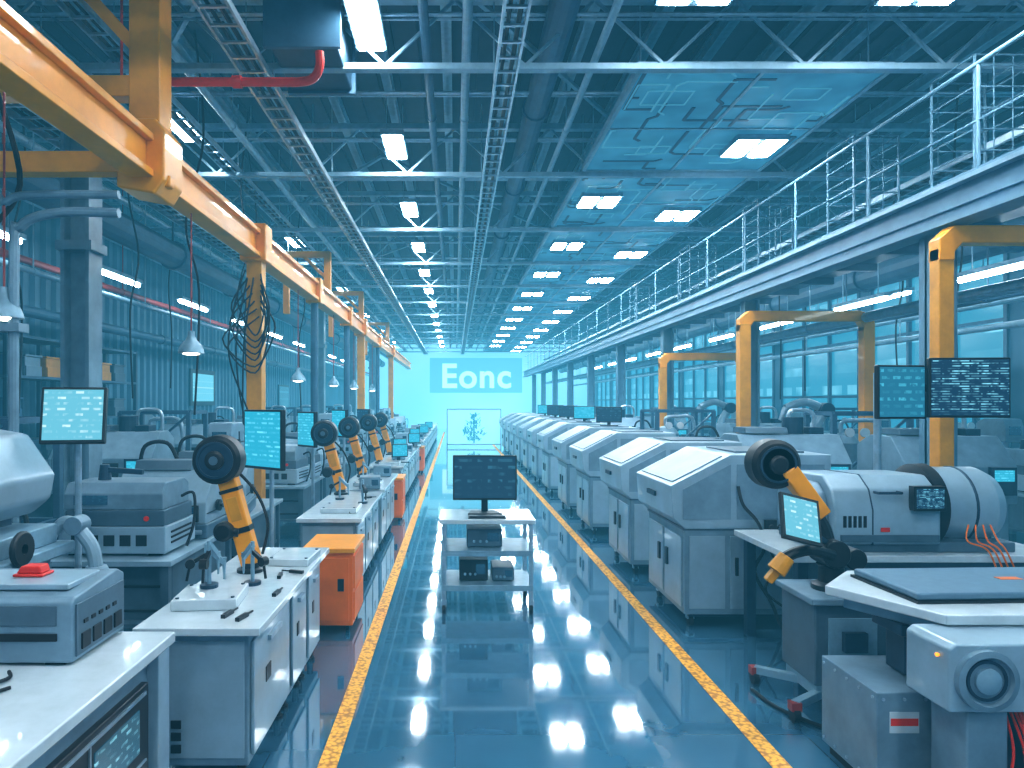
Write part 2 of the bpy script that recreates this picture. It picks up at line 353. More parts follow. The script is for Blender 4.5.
# ------------------------------------------------------------ mezzanine walkway
e=thing('mezzanine_walkway','raised steel walkway with edge beam, railings and columns','walkway',(4.6,0,0))
obj('edge_beam',G().box(-.06,.06,1.5,46,3.56,3.87).box(-.14,.1,1.5,46,3.52,3.57).box(-.09,-.06,1.5,46,3.66,3.74),BEAM,e)
obj('beam_flange',G().box(-.14,.1,1.5,46,3.85,3.89),LSTEEL,e)
obj('deck',G().box(.06,1.25,1.5,46,3.82,3.87),BLUEST,e)
g=G(); y=2
while y<46: g.box(.06,1.25,y,y+.07,3.72,3.82); y+=1.1
obj('joist',g,BLUEST,e,kind='stuff')
obj('mid_rail',G().cyl((0,1.5,4.38),(0,46,4.38),.011,n=8),RAIL,e)
obj('toe_board',G().box(-.01,.01,1.5,46,3.89,3.97),BEAM,e)
obj('handrail',G().cyl((0,1.5,4.88),(0,46,4.88),.02,n=10),RAIL,e)
p=obj('railing_post',G().cyl((0,0,3.89),(0,0,4.88),.017,n=8),RAIL,e); p.location=(0,2.85,0)
for k in range(1,26):
    q=p.copy(); COL.objects.link(q); q.location=(0,2.85+1.65*k,0)
p=obj('column',G().box(-.12,.12,-.015,.015,0,3.54).box(-.12,-.09,-.1,.1,0,3.54).box(.09,.12,-.1,.1,0,3.54).box(-.14,.14,-.14,.14,0,.03),BEAM,e)
p.location=(.16,6.9,0)
for k in range(1,9):
    q=p.copy(); COL.objects.link(q); q.location=(.16,6.9+4.4*k,0)
g=G()
for x in(0,.55):
    for y in(0,.6): g.cyl((x,y,0),(x,y,1.3),.014,n=6)
for z in (.2,.4,.6,.8,1.0,1.2,1.3):
    g.cyl((0,0,z),(.55,0,z),.009,n=6).cyl((0,.6,z),(.55,.6,z),.009,n=6).cyl((0,0,z),(0,.6,z),.009,n=6).cyl((.55,0,z),(.55,.6,z),.009,n=6)
for t in(.18,.36): g.cyl((t,0,0),(t,0,1.3),.006,n=6)
c0=obj('guard_cage',g,RAIL,loc=(4.9,6.6,3.875),label='open tubular steel guard cage standing on walkway',cat='guard cage',group='guard cages on walkway')
for y in(8.6,11.3,14.6,19): dup(c0,(4.9,y,3.875))
def uframe(y,zt,w,mat=ORANGE,t=.15):
    e=thing('gantry_frame','orange inverted-U steel gantry frame between machines','gantry frame',(4.45,y,0),group='orange portal gantries')
    obj('post',G().box(-t/2,t/2,-t/2,t/2,0,zt-.2),YEL,e,.012)
    obj('post',G().box(w-t/2,w+t/2,-t/2,t/2,0,zt-.2),mat,e,.012)
    obj('crossbar',G().prism([(-t/2,zt-.32),(-t/2,zt-.12),(.06,zt),(w-.14,zt),(w-.02,zt-.03),(w+t/2-.02,zt-.09),(w+t/2,zt-.2),(w+t/2,zt-.32),(w-t/2,zt-.32),(w-t/2,zt-.24),(w-.14,zt-.16),(.14,zt-.16),(t/2,zt-.24),(t/2,zt-.32)],-.08,.08,'y'),mat,e,.012)
    for q in(0,w): obj('base_plate',G().box(q-.13,q+.13,-.13,.13,0,.03),DSTEEL,e)
uframe(6.4,3.5,2.2,ORANGE,.14); uframe(10.8,3.3,1.9,ORANGE,.17); uframe(15.0,2.95,1.7,ORANGE,.15)
# ------------------------------------------------------------ crane runway (left)
e=thing('crane_runway','long orange overhead crane runway on orange posts','overhead crane',(-2.6,0,0))
obj('runway_beam',G().box(-.05,.05,1.5,40,3.8,4.1).box(-.11,.11,1.5,40,4.06,4.12).box(-.11,.11,1.5,40,3.76,3.82),ORANGE,e,.008)
obj('post',G().box(-.13,.13,5.85,6.11,4.1,6.28),ORANGE,e,.012)
obj('knuckle',G().prism([(-.2,3.68),(.12,3.62),(.2,3.75),(.2,4.15),(.12,4.25),(-.2,4.25)],5.78,6.18,'y').box(.14,.22,5.85,5.95,3.7,3.8),ORANGE,e,.02)
obj('cross_arm',G().box(-2.0,-.1,5.9,6.06,3.84,4.02),ORANGE,e,.01)
obj('cross_arm',G().box(-2.0,-.1,5.9,6.06,4.48,4.66),ORANGE,e,.01)
obj('brace',G().bar((-.1,5.98,4.9),(-1.3,5.98,6.2),.1),ORANGE,e)
for y,w in((9.15,.1),(19.4,.1),(28.4,.1)):
    obj('post',G().box(-w,w,y-w,y+w,0,3.78),YEL,e,.01)
    obj('post_head',G().box(-.17,.17,y-.17,y+.17,3.72,4.2),ORANGE,e,.02)
    obj('base_plate',G().box(-.2,.2,y-.2,y+.2,0,.03),DSTEEL,e)
for y in(12.95,16.8,23.5):
    obj('post',G().cyl((0,y,0),(0,y,3.78),.07,n=12),BLUEST,e)
    obj('post_head',G().box(-.14,.14,y-.14,y+.14,3.72,4.18),ORANGE,e,.02)
for y in(14.3,19.4,27):
    obj('hoist_frame',G().box(-.07,.07,y-.07,y+.07,4.1,4.95).box(-.9,.05,y-.06,y+.06,4.85,4.97).box(-.9,-.78,y-.06,y+.06,3.7,4.9).bar((0,y,4.4),(-.5,y,4.88),.07).box(-.8,0,y-.05,y+.05,4.3,4.38),ORANGE,e,.008)
def cable(name,pts,r,mat,label,cat='cable',grp=None): 
    return obj(name,G().tube(pts,r,8),mat,label=label,cat=cat,group=grp)
g=G()
for i in range(7):
    y=9.15-.14; a=random.uniform(.05,.22)
    g.tube([(-2.6-.1+.03*i,y,3.6-.1*i),(-2.6-a-.15,y-.03*i,3.2-.1*i),(-2.55,y-.08,2.75-.08*i),(-2.6+a+.1,y-.03,3.1-.05*i),(-2.5,y,3.55-.07*i)],.011,6)
for i in range(3): g.tube([(-2.75+.08*i,9.0,3.5),(-2.9+.1*i,8.95,2.6),(-2.7,8.98,1.9-.2*i),(-2.52,9.0,1.5)],.012,6)
obj('cable_bundle',g,RUB,label='tangled black cable loops hanging on orange post',cat='cable')
def drop(x,y,z0,seed):
    random.seed(seed); a=random.uniform(-.15,.15)
    obj('drop_cable',G().tube([(x,y,6.25),(x+a,y,5),(x-a,y,4),(x+a*.5,y,3.2),(x,y,z0)],.014,6),RUB,label='thin black power cable dropping from roof',cat='cable',group='cables dropping from roof')
for i,(x,y) in enumerate([(-3.05,8.2),(-3.1,10.5),(-3.6,12.2),(-3.3,15),(-4.6,10),(-5.2,12.8),(-5.8,9.3),(6.9,9.6),(7.6,12),(8.2,9.9),(6.6,14.2),(8.0,16)]): drop(x,y,1.75+.2*(i%3),i)
def pendant(x,y,zb,zt,mat=LSTEEL):
    e=thing('pendant_lamp','bell-shaped metal pendant lamp on a long cord','pendant lamp',(x,y,zb),group='pendant work lamps')
    obj('lamp_shade',G().lathe([(.125,0),(.12,.03),(.10,.08),(.055,.13),(.035,.17),(.03,.22)],n=24),mat,e)
    obj('bulb',G().lathe([(.02,-.02),(.075,-.012),(.08,.0),(.02,.01)],n=16),BULB,e)
    obj('cord',G().cyl((0,0,.2),(0,0,zt-zb),.008,n=6),REDP,e)
pendant(-2.6,6.9,2.38,3.76); pendant(-3.22,5.0,2.5,6.28,LSTEEL); pendant(-2.6,11.6,2.25,3.76); pendant(-2.6,15,2.25,3.76); pendant(-2.6,18,2.25,3.76); pendant(-2.6,22,2.25,3.76)
# ------------------------------------------------------------ left columns
g=G().box(-.15,.15,-.02,.02,0,4.9).box(-.15,-.11,-.14,.14,0,4.9).box(.11,.15,-.14,.14,0,4.9).box(-.22,.22,-.2,.2,0,.03).box(-.19,.19,-.17,.17,3.5,3.6)
c0=obj('steel_column',g,WHITE2,loc=(-4.0,7.5,0),label='blue-grey H-section steel roof column',cat='column',group='steel columns by cladding wall')
for y in(14.1,20.7,27.3,33.9): dup(c0,(-4.0,y,0))
g=G().box(-.05,.05,0,44,-.14,.14).box(-.12,.12,0,44,.12,.15).box(-.12,.12,0,44,-.15,-.12)
obj('roof_girder',g,BLUEST,loc=(-4.0,2,5.05),label='dark blue longitudinal steel girder on columns',cat='girder')
g=G().tube([(-3.15,5.0,0),(-3.15,5.0,2.85),(-3.1,5.0,3.15),(-2.85,5.0,3.25),(-2.4,5.0,3.25)],.035,10)
g.tube([(-3.3,5.0,0),(-3.3,5.0,3.05),(-3.2,5.0,3.33),(-2.95,5.0,3.38),(-2.4,5.0,3.38)],.03,10)
for z in(.6,1.5,2.4): g.box(-3.37,-3.08,4.94,5.06,z,z+.06)
obj('pipe_riser',g,WHITE2,label='pair of grey steel riser pipes bending overhead',cat='pipe')
obj('hose',G().tube([(-3.4,5.2,4.2),(-3.2,5.15,3.5),(-3.45,5.1,3.1),(-3.6,5.1,2.95)],.02,8),RUB,label='black flexible hose drooping beside pipes',cat='hose')
e=thing('notice_board','small black-framed board with self-glowing pale sheet on corrugated wall','notice board',(XL+.08,19.7,2.3))
obj('frame',G().box(0,.04,-.95,.95,-.5,.5),BLACK,e); obj('sheet',G().box(.04,.05,-.80,.80,-.38,.38),S_UI,e)  # sheet is made pale by emission, though the board is no lamp
e=thing('notice_board','dark framed notice board on corrugated wall','notice board',(XL+.08,29,2.1))
obj('frame',G().box(0,.04,-.85,.85,-.5,.5),BLACK,e); obj('sheet',G().box(.04,.05,-.78,.78,-.43,.43),S_DARK,e)
def rack(loc):
    e=thing('storage_rack','tall dark steel storage rack against cladding wall','rack',loc,group='storage racks by cladding wall')
    for x in(-.3,.3):
        for y in(-.9,.9): obj('upright',G().box(x-.03,x+.03,y-.03,y+.03,0,2.9),DSTEEL,e)
    for z in(.3,.95,1.6,2.25,2.85): obj('shelf',G().box(-.33,.33,-.93,.93,z,z+.04),BLUEST,e)
    return e
rk=rack((-6.65,8.6,0))
for y in(10.8,13.0): dup(rk,(-6.65,y,0))
BX=[paint('bin_blue',(.03,.12,.22)),WHITE2,YEL,GREY]
bp=[]
for i in range(4):
    e=thing('storage_bin',['blue','pale grey','orange','dark grey'][i]+' open-front storage bin on rack shelf','bin',(0,0,-40),group='bins on storage racks')
    obj('bin_body',G().box(-.2,.2,-.2,.2,0,.3),BX[i],e,.015); obj('bin_lip',G().box(.2,.22,-.2,.2,.0,.16),BX[i],e,.005); obj('rim',G().box(-.22,.22,-.22,.22,.3,.33),BX[i],e,.005)
    bp.append(e)
first=[True]*4
random.seed(3)
for y in(8.6,10.8,13.0):
    for z in(.99,1.64,2.29):
        for dy in(-.6,-.1,.45):
            k=random.choice([0,0,1,3,3,2])
            if random.random()<.2: continue
            if first[k]: bp[k].location=(-6.65,y+dy,z); first[k]=False
            else: dup(bp[k],(-6.65,y+dy,z))
for k in range(4):
    if first[k]: bp[k].location=(-6.65,9.2+.6*k,.34)
# ------------------------------------------------------------ monitors
def monitor(loc,w,h,scr,rotz=0,tilt=0,stand=.12,label='flat black computer monitor',base=True,name='computer_monitor',group=None):
    e=thing(name,label,'monitor',loc,rotz,group)
    rt=(tilt,0,0)
    zc=stand+h/2
    def P(nm,g,m,bv=0):
        o=obj(nm,g,m,e,bv); o.location=(0,0,zc); o.rotation_euler=rt; return o
    P('bezel',G().box(-w/2,w/2,-.01,.03,-h/2,h/2).box(-w*.3,w*.3,.03,.055,-h*.3,h*.3),BLACK,.006)
    P('screen',G().box(-w/2+.015,w/2-.015,-.0125,-.0095,-h/2+.02,h/2-.015),scr)
    if base:
        obj('stand',G().box(-.03,.03,.055,.08,.015,zc).prism([(-.16,-.07),(.16,-.07),(.13,.12),(-.13,.12)],0,.015,'z'),BLACK,e,.003)
    return e
CX,CY=.29,6.55
e=thing('equipment_cart','steel trolley with three shelves on castors in the aisle','trolley',(CX,CY,0))
W,D=.41,.3
obj('top_shelf',G().box(-W-.02,W+.02,-D-.02,D+.02,.81,.85),TOPM,e,.006)
obj('shelf',G().box(-W,W,-D,D,.55,.57).box(-W,W,-D,-D+.015,.52,.55),LSTEEL,e,.003)
obj('shelf',G().box(-W,W,-D,D,.24,.26).box(-W,W,-D,-D+.015,.21,.24),LSTEEL,e,.003)
for sx in(-1,1):
    for sy in(-1,1):
        obj('leg',G().box(sx*(W-.02)-.018,sx*(W-.02)+.018,sy*(D-.02)-.018,sy*(D-.02)+.018,.12,.82),STEEL,e,.003)
        obj('caster',G().cyl((sx*(W-.02)-.015,sy*(D-.02),.045),(sx*(W-.02)+.015,sy*(D-.02),.045),.045).mt(1).box(sx*(W-.02)-.025,sx*(W-.02)+.025,sy*(D-.02)-.02,sy*(D-.02)+.02,.07,.125),[RUB,STEEL],e)
monitor((CX-.01,CY+.02,.85),.60,.42,S_DARK,0,0,.13,'black widescreen monitor with dark interface on trolley')
def tinybox(name,label,cat,loc,sx,sy,sz,body=BLACK,rotz=0,group=None):
    e=thing(name,label,cat,loc,rotz,group)
    obj('housing',G().box(-sx/2,sx/2,-sy/2,sy/2,.01,sz),body,e,.008)
    for i in range(3): obj('knob',G().cyl((-sx*.3+i*sx*.18,-sy/2-.012,sz*.35),(-sx*.3+i*sx*.18,-sy/2,sz*.35),min(sz*.12,.012),n=10),LSTEEL,e)
    obj('display',G().box(sx*.08,sx*.4,-sy/2-.004,-sy/2,sz*.35,sz*.8),S_DARK,e)
    for s in(-1,1): obj('foot',G().box(s*sx*.35-.02,s*sx*.35+.02,-sy*.35,sy*.35,0,.012),RUB,e)
    return e
tinybox('power_supply','small grey instrument box on trolley shelf','instrument',(CX-.02,CY,.57),.32,.34,.17,GREY)
tinybox('power_supply','small black instrument box on lower trolley shelf','instrument',(CX-.12,CY,.26),.26,.32,.2)
tinybox('power_supply','small grey instrument box on lower trolley shelf','instrument',(CX+.15,CY,.26),.2,.32,.13,GREY)
obj('keyboard',G().prism([(-.06,0),(.06,0),(.06,.018),(-.06,.008)],-.17,.17,'x').box(-.16,.16,-.05,.05,.008,.02),BLACK,bevel=.002,loc=(CX,CY-.19,.85),label='slim black keyboard in front of monitor',cat='keyboard')
# ------------------------------------------------------------ workbench
def bench(loc,Ly,secs,label,group=None,W=.58,H=.8):
    e=thing('workbench',label,'workbench',loc,0,group)
    obj('worktop',G().box(-W/2-.02,W/2+.02,-Ly/2,Ly/2,H-.04,H),TOPM,e,.006)
    y=-Ly/2+.06
    for s in secs:
        c=obj('cabinet',G().box(-W/2+.01,W/2-.05,y,y+s,.1,H-.04),WHITE2,e,.008)
        d=obj('door',G().box(W/2-.048,W/2-.03,y+.03,y+s-.03,.14,H-.09),WHITE,c,.006)
        obj('handle',G().box(W/2-.03,W/2-.01,y+s*.35,y+s*.65,H-.17,H-.145),STEEL,d)
        obj('label_plate',G().box(W/2-.03,W/2-.026,y+s*.3,y+s*.42,H-.38,H-.3),BLACK,d)
        for yy in (y+.05,y+s-.05):
            for x in(-W/2+.06,W/2-.10): obj('foot',G().cyl((x,yy,.02),(x,yy,.1),.022,n=10).cyl((x,yy,0),(x,yy,.02),.035,n=10),RUB,c)
        y+=s+.035
    obj('end_panel',G().box(-W/2+.03,W/2-.07,-Ly/2+.052,-Ly/2+.062,.14,H-.08),WHITE,e,.004)
    g=G()
    for i in range(3):
        for j in range(2): g.box(-W/2+.08+.07*j,-W/2+.13+.07*j,-Ly/2+.046,-Ly/2+.054,.17+i*.06,.21+i*.06)
    obj('vent',g,GRILL,e)
    return e
bench((-1.26,4.35,0),1.9,[.80,.44,.44],'white workbench with three under-counter cabinets beside aisle')
b0=bench((-1.19,7.6,0),2.0,[.6,.6,.6],'white workbench with under-counter cabinets beside aisle','row of aisle workbenches')
by=[7.6,9.8,13.0,15.2,17.4,20.6,22.8,25.0,27.2,29.4,31.6,33.8,36.0]
for y in by[1:]: dup(b0,(-1.19,y,0))
def orange_cab(loc):
    e=thing('tool_cabinet','orange steel tool cabinet standing between workbenches','cabinet',loc,group='orange tool cabinets')
    obj('body',G().box(-.2,.2,-.3,.3,.06,.66),ORANGE2,e,.01)
    obj('lid',G().box(-.22,.22,-.32,.32,.66,.70),ORANGE,e,.008)
    d=obj('door',G().box(-.17,.17,-.312,-.3,.1,.62),ORANGE2,e,.004)
    obj('handle',G().box(.08,.13,-.325,-.31,.35,.45),BLACK,d)
    obj('drawer',G().box(.2,.212,-.27,.27,.1,.33),ORANGE2,e,.004); obj('drawer',G().box(.2,.212,-.27,.27,.36,.63),ORANGE2,e,.004)
    for x in(-.15,.15):
        for y in(-.24,.24): obj('caster',G().cyl((x-.015,y,.032),(x+.015,y,.032),.032,n=10),RUB,e)
    return e
oc=orange_cab((-1.04,6.05,0)); dup(oc,(-1.04,11.4,0)); dup(oc,(-1.04,19.0,0))
def robot_arm(loc,rotz=0,label='orange robot arm with large round black joint head',group=None):
    e=thing('industrial_robot',label,'robot arm',loc,rotz,group)
    obj('base',G().lathe([(.085,0),(.085,.02),(.06,.03),(.055,.06)]),BLACK,e)
    a=Vector((0.01,0,.05)); b=Vector((-.15,0,.62)); d=(b-a).normalized(); n=Vector((d.z,0,-d.x))
    def quad(t0,t1,w0,w1): 
        p=a+(b-a)*t0;q=a+(b-a)*t1
        return [((p-n*w0).x,(p-n*w0).z),((p+n*w0).x,(p+n*w0).z),((q+n*w1).x,(q+n*w1).z),((q-n*w1).x,(q-n*w1).z)]
    obj('arm_link',G().prism(quad(0,1,.060,.060),-.05,.05,'y'),ORANGE,e,.012)
    obj('arm_band',G().prism(quad(.36,.42,.064,.064),-.054,.054,'y'),BLACK,e,.003)
    obj('arm_band',G().prism(quad(.82,.86,.064,.064),-.054,.054,'y'),BLACK,e,.003)
    obj('arm_plate',G().prism(quad(.50,.76,.035,.035),-.056,-.05,'y'),YEL,e,.003)
    hx,hz=-.19,.73
    obj('head',G().lathe([(.11,-.12),(.135,-.115),(.155,-.09),(.158,.02),(.14,.07),(.09,.1)],(hx,0,hz),'y',32),BLACK,e)
    obj('head_ring',G().lathe([(.118,-.1215),(.118,-.128),(.104,-.130),(.104,-.1215)],(hx,0,hz),'y',32),DSTEEL,e)
    obj('head_hub',G().lathe([(.06,-.118),(.06,-.14),(.045,-.15),(.02,-.152)],(hx,0,hz),'y',24),BLACK,e)
    obj('hub_cap',G().lathe([(.028,-.15),(.028,-.156),(.01,-.157)],(hx,0,hz),'y',20),GREY,e)
    obj('elbow_disc',G().lathe([(.045,-.1),(.062,-.09),(.065,-.03),(.05,0)],(-.15,0,.27),'y',20).cyl((-.15,-.04,.27),(-.06,-.04,.26),.03),BLACK,e)
    obj('arm_cable',G().tube([(.06,.07,.1),(.10,.05,.3),(.02,.07,.5),(-.12,.06,.66)],.010,8),RUB,e)
    return e
r0=robot_arm((-1.33,4.55,.8),0,'orange robot arm with large round black head on workbench')
for i,(y,x) in enumerate([(8.35,-1.36),(10.3,-1.36),(12.6,-1.36),(14.6,-1.36)]):
    dup(r0,(x,y,.8),group='bench robot arms')
r0['group']='bench robot arms'
def slab(loc,sx,sy,sz,label,rotz=0,mat=TOPM):
    e=thing('fixture_plate',label,'plate',loc,rotz)
    obj('slab',G().box(-sx/2,sx/2,-sy/2,sy/2,0,sz),mat,e,.008)
    for a in(-1,1):
        for b_ in(-1,1): obj('bolt',G().cyl((a*sx*.42,b_*sy*.4,sz),(a*sx*.42,b_*sy*.4,sz+.006),.01,n=10),DSTEEL,e)
    return e
slab((-1.34,3.85,.8),.34,.34,.06,'white rectangular fixture plate on workbench',.1)
slab((-1.11,4.85,.8),.28,.36,.05,'white flat fixture plate on workbench',-.05)
for y in(7.1,9.3,12.4,14.8): slab((-1.15,y,.8),.36,.4,.05,'white flat fixture plate on workbench')
def probe(loc,rotz=0,group=None):
    e=thing('probe_stand','small jointed steel probe stand on workbench','probe stand',loc,rotz,group)
    obj('base',G().cyl((0,0,0),(0,0,.02),.05),DSTEEL,e)
    obj('pole',G().cyl((0,0,.02),(0,0,.26),.012),LSTEEL,e)
    obj('clamp',G().bar((0,0,.24),(.1,-.02,.15),.028).cyl((.1,-.02,.18),(.1,-.02,.05),.014,.005),LSTEEL,e)
    obj('side_probe',G().bar((0,0,.2),(-.09,0,.15),.022).cyl((-.09,-.02,.15),(-.09,.02,.15),.028).cyl((-.09,0,.15),(-.11,0,.05),.008),BLACK,e)
    return e
pr=probe((-1.47,4.14,.8),.3,'probe stands on workbenches'); dup(pr,(-1.38,3.93,.86),1.6); dup(pr,(-1.22,4.22,.8),2.6)
dup(pr,(-1.3,7.9,.8),0); dup(pr,(-1.3,9.9,.8),1); dup(pr,(-1.0,7.6,.8),2)
random.seed(11)
for p in[(-1.08,3.55),(-1.1,4.4),(-1.02,4.5),(-1.17,3.6),(-1.02,4.0),(-1.04,6.95),(-1.0,8.0)]:
    g=G().box(-.05,.05,-.012,.012,0,.02).box(.05,.11,-.005,.005,.006,.014)
    obj('hand_tool',g,[BLACK],loc=(p[0],p[1],.8),rotz=random.uniform(0,3),label='small black hand tool lying on workbench',cat='tool',bevel=.002,group='loose tools')
for i,y in enumerate([8.9,10.4]+[q+.4 for q in by[2:9]]):
    tinybox('bench_instrument','grey bench instrument on workbench','instrument',(-1.08,y,.8),.26,.3,.16,WHITE2,.1,'bench instruments')
for i,y in enumerate(by[2:9]):
    monitor((-1.0,y-.3,.8) if i%2==0 else (-1.15,y-.6,.8),.3,.24,S_CYAN,.4,0,.1,'small black monitor on workbench',group='workbench monitors')
for y in(17.0,20.3,23.0):
    tinybox('bench_instrument','pale grey bench instrument on workbench','instrument',(-1.3,y+.2,.8),.3,.34,.34,WHITE,.0,'bench instruments')
# ------------------------------------------------------------ near left bench
e=thing('instrument_bench','white bench with rack instruments mounted in its side','workbench',(-1.9,2.35,0))
obj('worktop',G().box(-.75,.62,-.9,.86,.80,.85),TOPM,e,.008)
obj('body',G().box(-.7,.55,-.85,.82,.06,.80),WHITE2,e,.006)
obj('plinth',G().box(-.65,.5,-.8,.78,0,.06),BLACK,e)
obj('side_post',G().box(.53,.6,.72,.84,0,.8),WHITE,e,.006)
obj('instrument_panel',G().box(.55,.585,-.8,.66,.15,.70),BLACK,e,.008)
obj('display',G().box(.585,.59,.2,.56,.44,.62),screen('screen_side',(.02,.1,.16),(.3,.75,.9),.8,6,4,.5,axis='YZ'),e)
for i in range(5):
    for j in range(2): obj('knob',G().cyl((.585,-.25+i*.08,.48+j*.1),(.61,-.25+i*.08,.48+j*.1),.018,n=12),LSTEEL,e)
obj('panel_trim',G().box(.585,.592,-.75,.62,.66,.675).box(.585,.592,-.75,.62,.38,.39).box(.585,.592,.16,.17,.39,.66),STEEL,e)
for z in(.22,.26,.30,.34): obj('vent',G().box(.585,.59,.2,.56,z,z+.015),LSTEEL,e)
e=thing('controller_unit','grey benchtop controller unit with dark vented side panel','controller',(-1.94,3.0,.85))
obj('housing',G().prism([(-.22,.01),(.22,.01),(.22,.27),(.16,.30),(-.2,.27),(-.22,.25)],-.42,.42,'x'),WHITE2,e,.010)
obj('top_plate',G().box(-.36,.36,-.14,.12,.28,.305),WHITE,e,.006)
obj('side_panel',G().box(.42,.428,-.20,.20,.03,.24),GREY,e,.003)
for i in range(4): obj('socket',G().box(.428,.436,-.17+i*.09,-.105+i*.09,.05,.115),GRILL,e,.003)
for i in range(5): obj('vent_slot',G().box(.428,.433,-.15+i*.06,-.12+i*.06,.15,.165),GRILL,e)
obj('button',G().box(.06,.19,-.03,.06,.305,.318).prism([(.07,.318),(.18,.318),(.17,.35),(.09,.35)],-.02,.05,'y'),RED,e,.006)
obj('front_slot',G().box(-.36,.36,-.227,-.22,.1,.13),GRILL,e)
obj('front_plate',G().box(-.05,.36,-.226,-.22,.16,.24),GREY,e,.003)
for s in(-.34,.34): obj('foot',G().box(s-.04,s+.04,-.2,.2,0,.012),RUB,e)
e=thing('canister','small grey metal canister on bench','canister',(-1.86,2.6,.85))
obj('body',G().lathe([(.045,0),(.045,.1),(.04,.105)],n=20),LSTEEL,e); obj('lid',G().lathe([(.047,.105),(.047,.118),(.03,.122)],n=20),BLACK,e)
cable('power_cable',[(-1.62,2.55,.86),(-1.70,2.45,.86),(-1.78,2.5,.86),(-1.68,2.62,.862),(-1.72,2.7,.86)],.007,RUB,'loose black cable on bench')
# ------------------------------------------------------------ generic machines
def m_table(w=1.0,d=1.5,h=.75):
    e=thing('lab_table','grey metal worktable with pale top','table',(0,0,-30))
    obj('tabletop',G().box(-w/2,w/2,-d/2,d/2,h-.04,h),WHITE,e,.005)
    for sx in(-1,1):
        for sy in(-1,1): obj('leg',G().box(sx*(w/2-.06)-.03,sx*(w/2-.06)+.03,sy*(d/2-.06)-.03,sy*(d/2-.06)+.03,0,h-.04),GREY,e)
    obj('shelf',G().box(-w/2+.05,w/2-.05,-d/2+.05,d/2-.05,.25,.28),GREY,e)
    obj('drawer_unit',G().box(-w/2+.05,w/2-.05,-.6,.6,.28,h-.04).mt(1).box(-w/2+.12,w/2-.12,-.61,-.6,.34,.36).box(-w/2+.12,w/2-.12,-.61,-.6,.52,.54),[GREY,BLACK],e,.005)
    return e
def m_A():
    e=thing('milling_machine','grey benchtop milling machine with sloped housing','machine',(0,0,-30))
    obj('base',G().box(-.42,.42,-.35,.35,0,.12),GREY,e,.012)
    obj('housing',G().prism([(-.32,.12),(.32,.12),(.32,.42),(.15,.55),(-.1,.55),(-.32,.3)],-.4,.4,'x'),WHITE,e,.012)
    obj('cover',G().prism([(-.12,.55),(.14,.55),(.1,.64),(-.08,.64)],-.3,.2,'x'),GREY,e,.012)
    obj('viewing_window',G().box(-.3,.05,-.335,-.32,.16,.27),BLACK,e,.004)
    obj('control_panel',G().box(.12,.34,-.345,-.32,.14,.28).mt(1).box(.15,.31,-.35,-.345,.2,.27),[BLACK,S_DARK],e)
    obj('side_knob',G().cyl((.42,-.1,.25),(.45,-.1,.25),.05).cyl((.45,-.1,.25),(.47,-.1,.25),.015),BLACK,e)
    obj('rail',G().cyl((-.38,-.37,.06),(.38,-.37,.06),.02),STEEL,e)
    obj('hose',G().tube([(-.35,.1,.5),(-.3,.1,.75),(-.1,.1,.78),(.0,.1,.62)],.018,8),RUB,e)
    obj('side_motor',G().cyl((-.42,.05,.3),(-.52,.05,.3),.09).cyl((-.52,.05,.3),(-.55,.05,.3),.05),DSTEEL,e)
    obj('side_seam',G().box(.40,.404,-.3,.3,.2,.21),DSTEEL,e)
    return e
def m_B():
    e=thing('stacked_instruments','stack of grey laboratory instrument housings','instrument stack',(0,0,-30))
    obj('lower_housing',G().box(-.4,.4,-.3,.3,.02,.22),WHITE,e,.01)
    obj('middle_housing',G().box(-.36,.38,-.28,.28,.22,.34),GREY,e,.01)
    obj('upper_housing',G().prism([(-.26,.34),(.26,.34),(.26,.5),(.18,.54),(-.2,.54),(-.26,.46)],-.38,.36,'x'),WHITE2,e,.01)
    for i in range(5): obj('vent',G().box(-.3+i*.12,-.22+i*.12,-.305,-.3,.08,.16),GRILL,e)
    obj('button',G().cyl((.25,-.29,.28),(.25,-.28,.28),.02),RED,e)
    obj('top_tool',G().cyl((-.2,0,.54),(-.2,0,.66),.05,.035).bar((-.2,0,.62),(.1,0,.60),.04),DSTEEL,e,.004)
    obj('display',G().box(-.3,-.05,-.268,-.262,.38,.45),S_DARK,e)
    obj('cable',G().tube([(.36,.1,.4),(.46,.1,.42),(.48,.05,.2),(.44,.0,.02)],.012,6),RUB,e)
    for z in(.08,.12,.16): obj('side_louvre',G().box(.4,.406,-.2,.2,z,z+.015),GRILL,e)
    obj('foot',G().box(-.35,-.25,-.25,.25,0,.02),RUB,e); obj('foot',G().box(.25,.35,-.25,.25,0,.02),RUB,e)
    return e
def m_C():
    e=thing('drill_press','grey drill press with column, head and worktable','drill press',(0,0,-30))
    obj('base',G().box(-.25,.25,-.28,.28,0,.06),GREY,e,.01)
    obj('column',G().cyl((0,.15,.06),(0,.15,.85),.05),STEEL,e)
    obj('worktable',G().box(-.2,.2,-.25,.1,.28,.32).box(-.06,.06,.08,.2,.24,.36),STEEL,e,.006)
    obj('head',G().prism([(-.3,.6),(.25,.6),(.25,.85),(.1,.92),(-.25,.92),(-.3,.8)],-.13,.13,'x'),WHITE2,e,.014)
    obj('spindle',G().cyl((0,-.15,.4),(0,-.15,.6),.015).cyl((0,-.15,.5),(0,-.15,.6),.04,.05),STEEL,e)
    g=G().cyl((.13,-.1,.7),(.17,-.1,.7),.03)
    for i in range(3):
        t=i*2.1; g.cyl((.16,-.1,.7),(.18,-.1+.14*math.cos(t),.7+.14*math.sin(t)),.008,n=6)
    obj('feed_handle',g,BLACK,e)
    obj('display',G().box(-.08,.08,-.305,-.3,.7,.82),S_DARK,e)
    return e
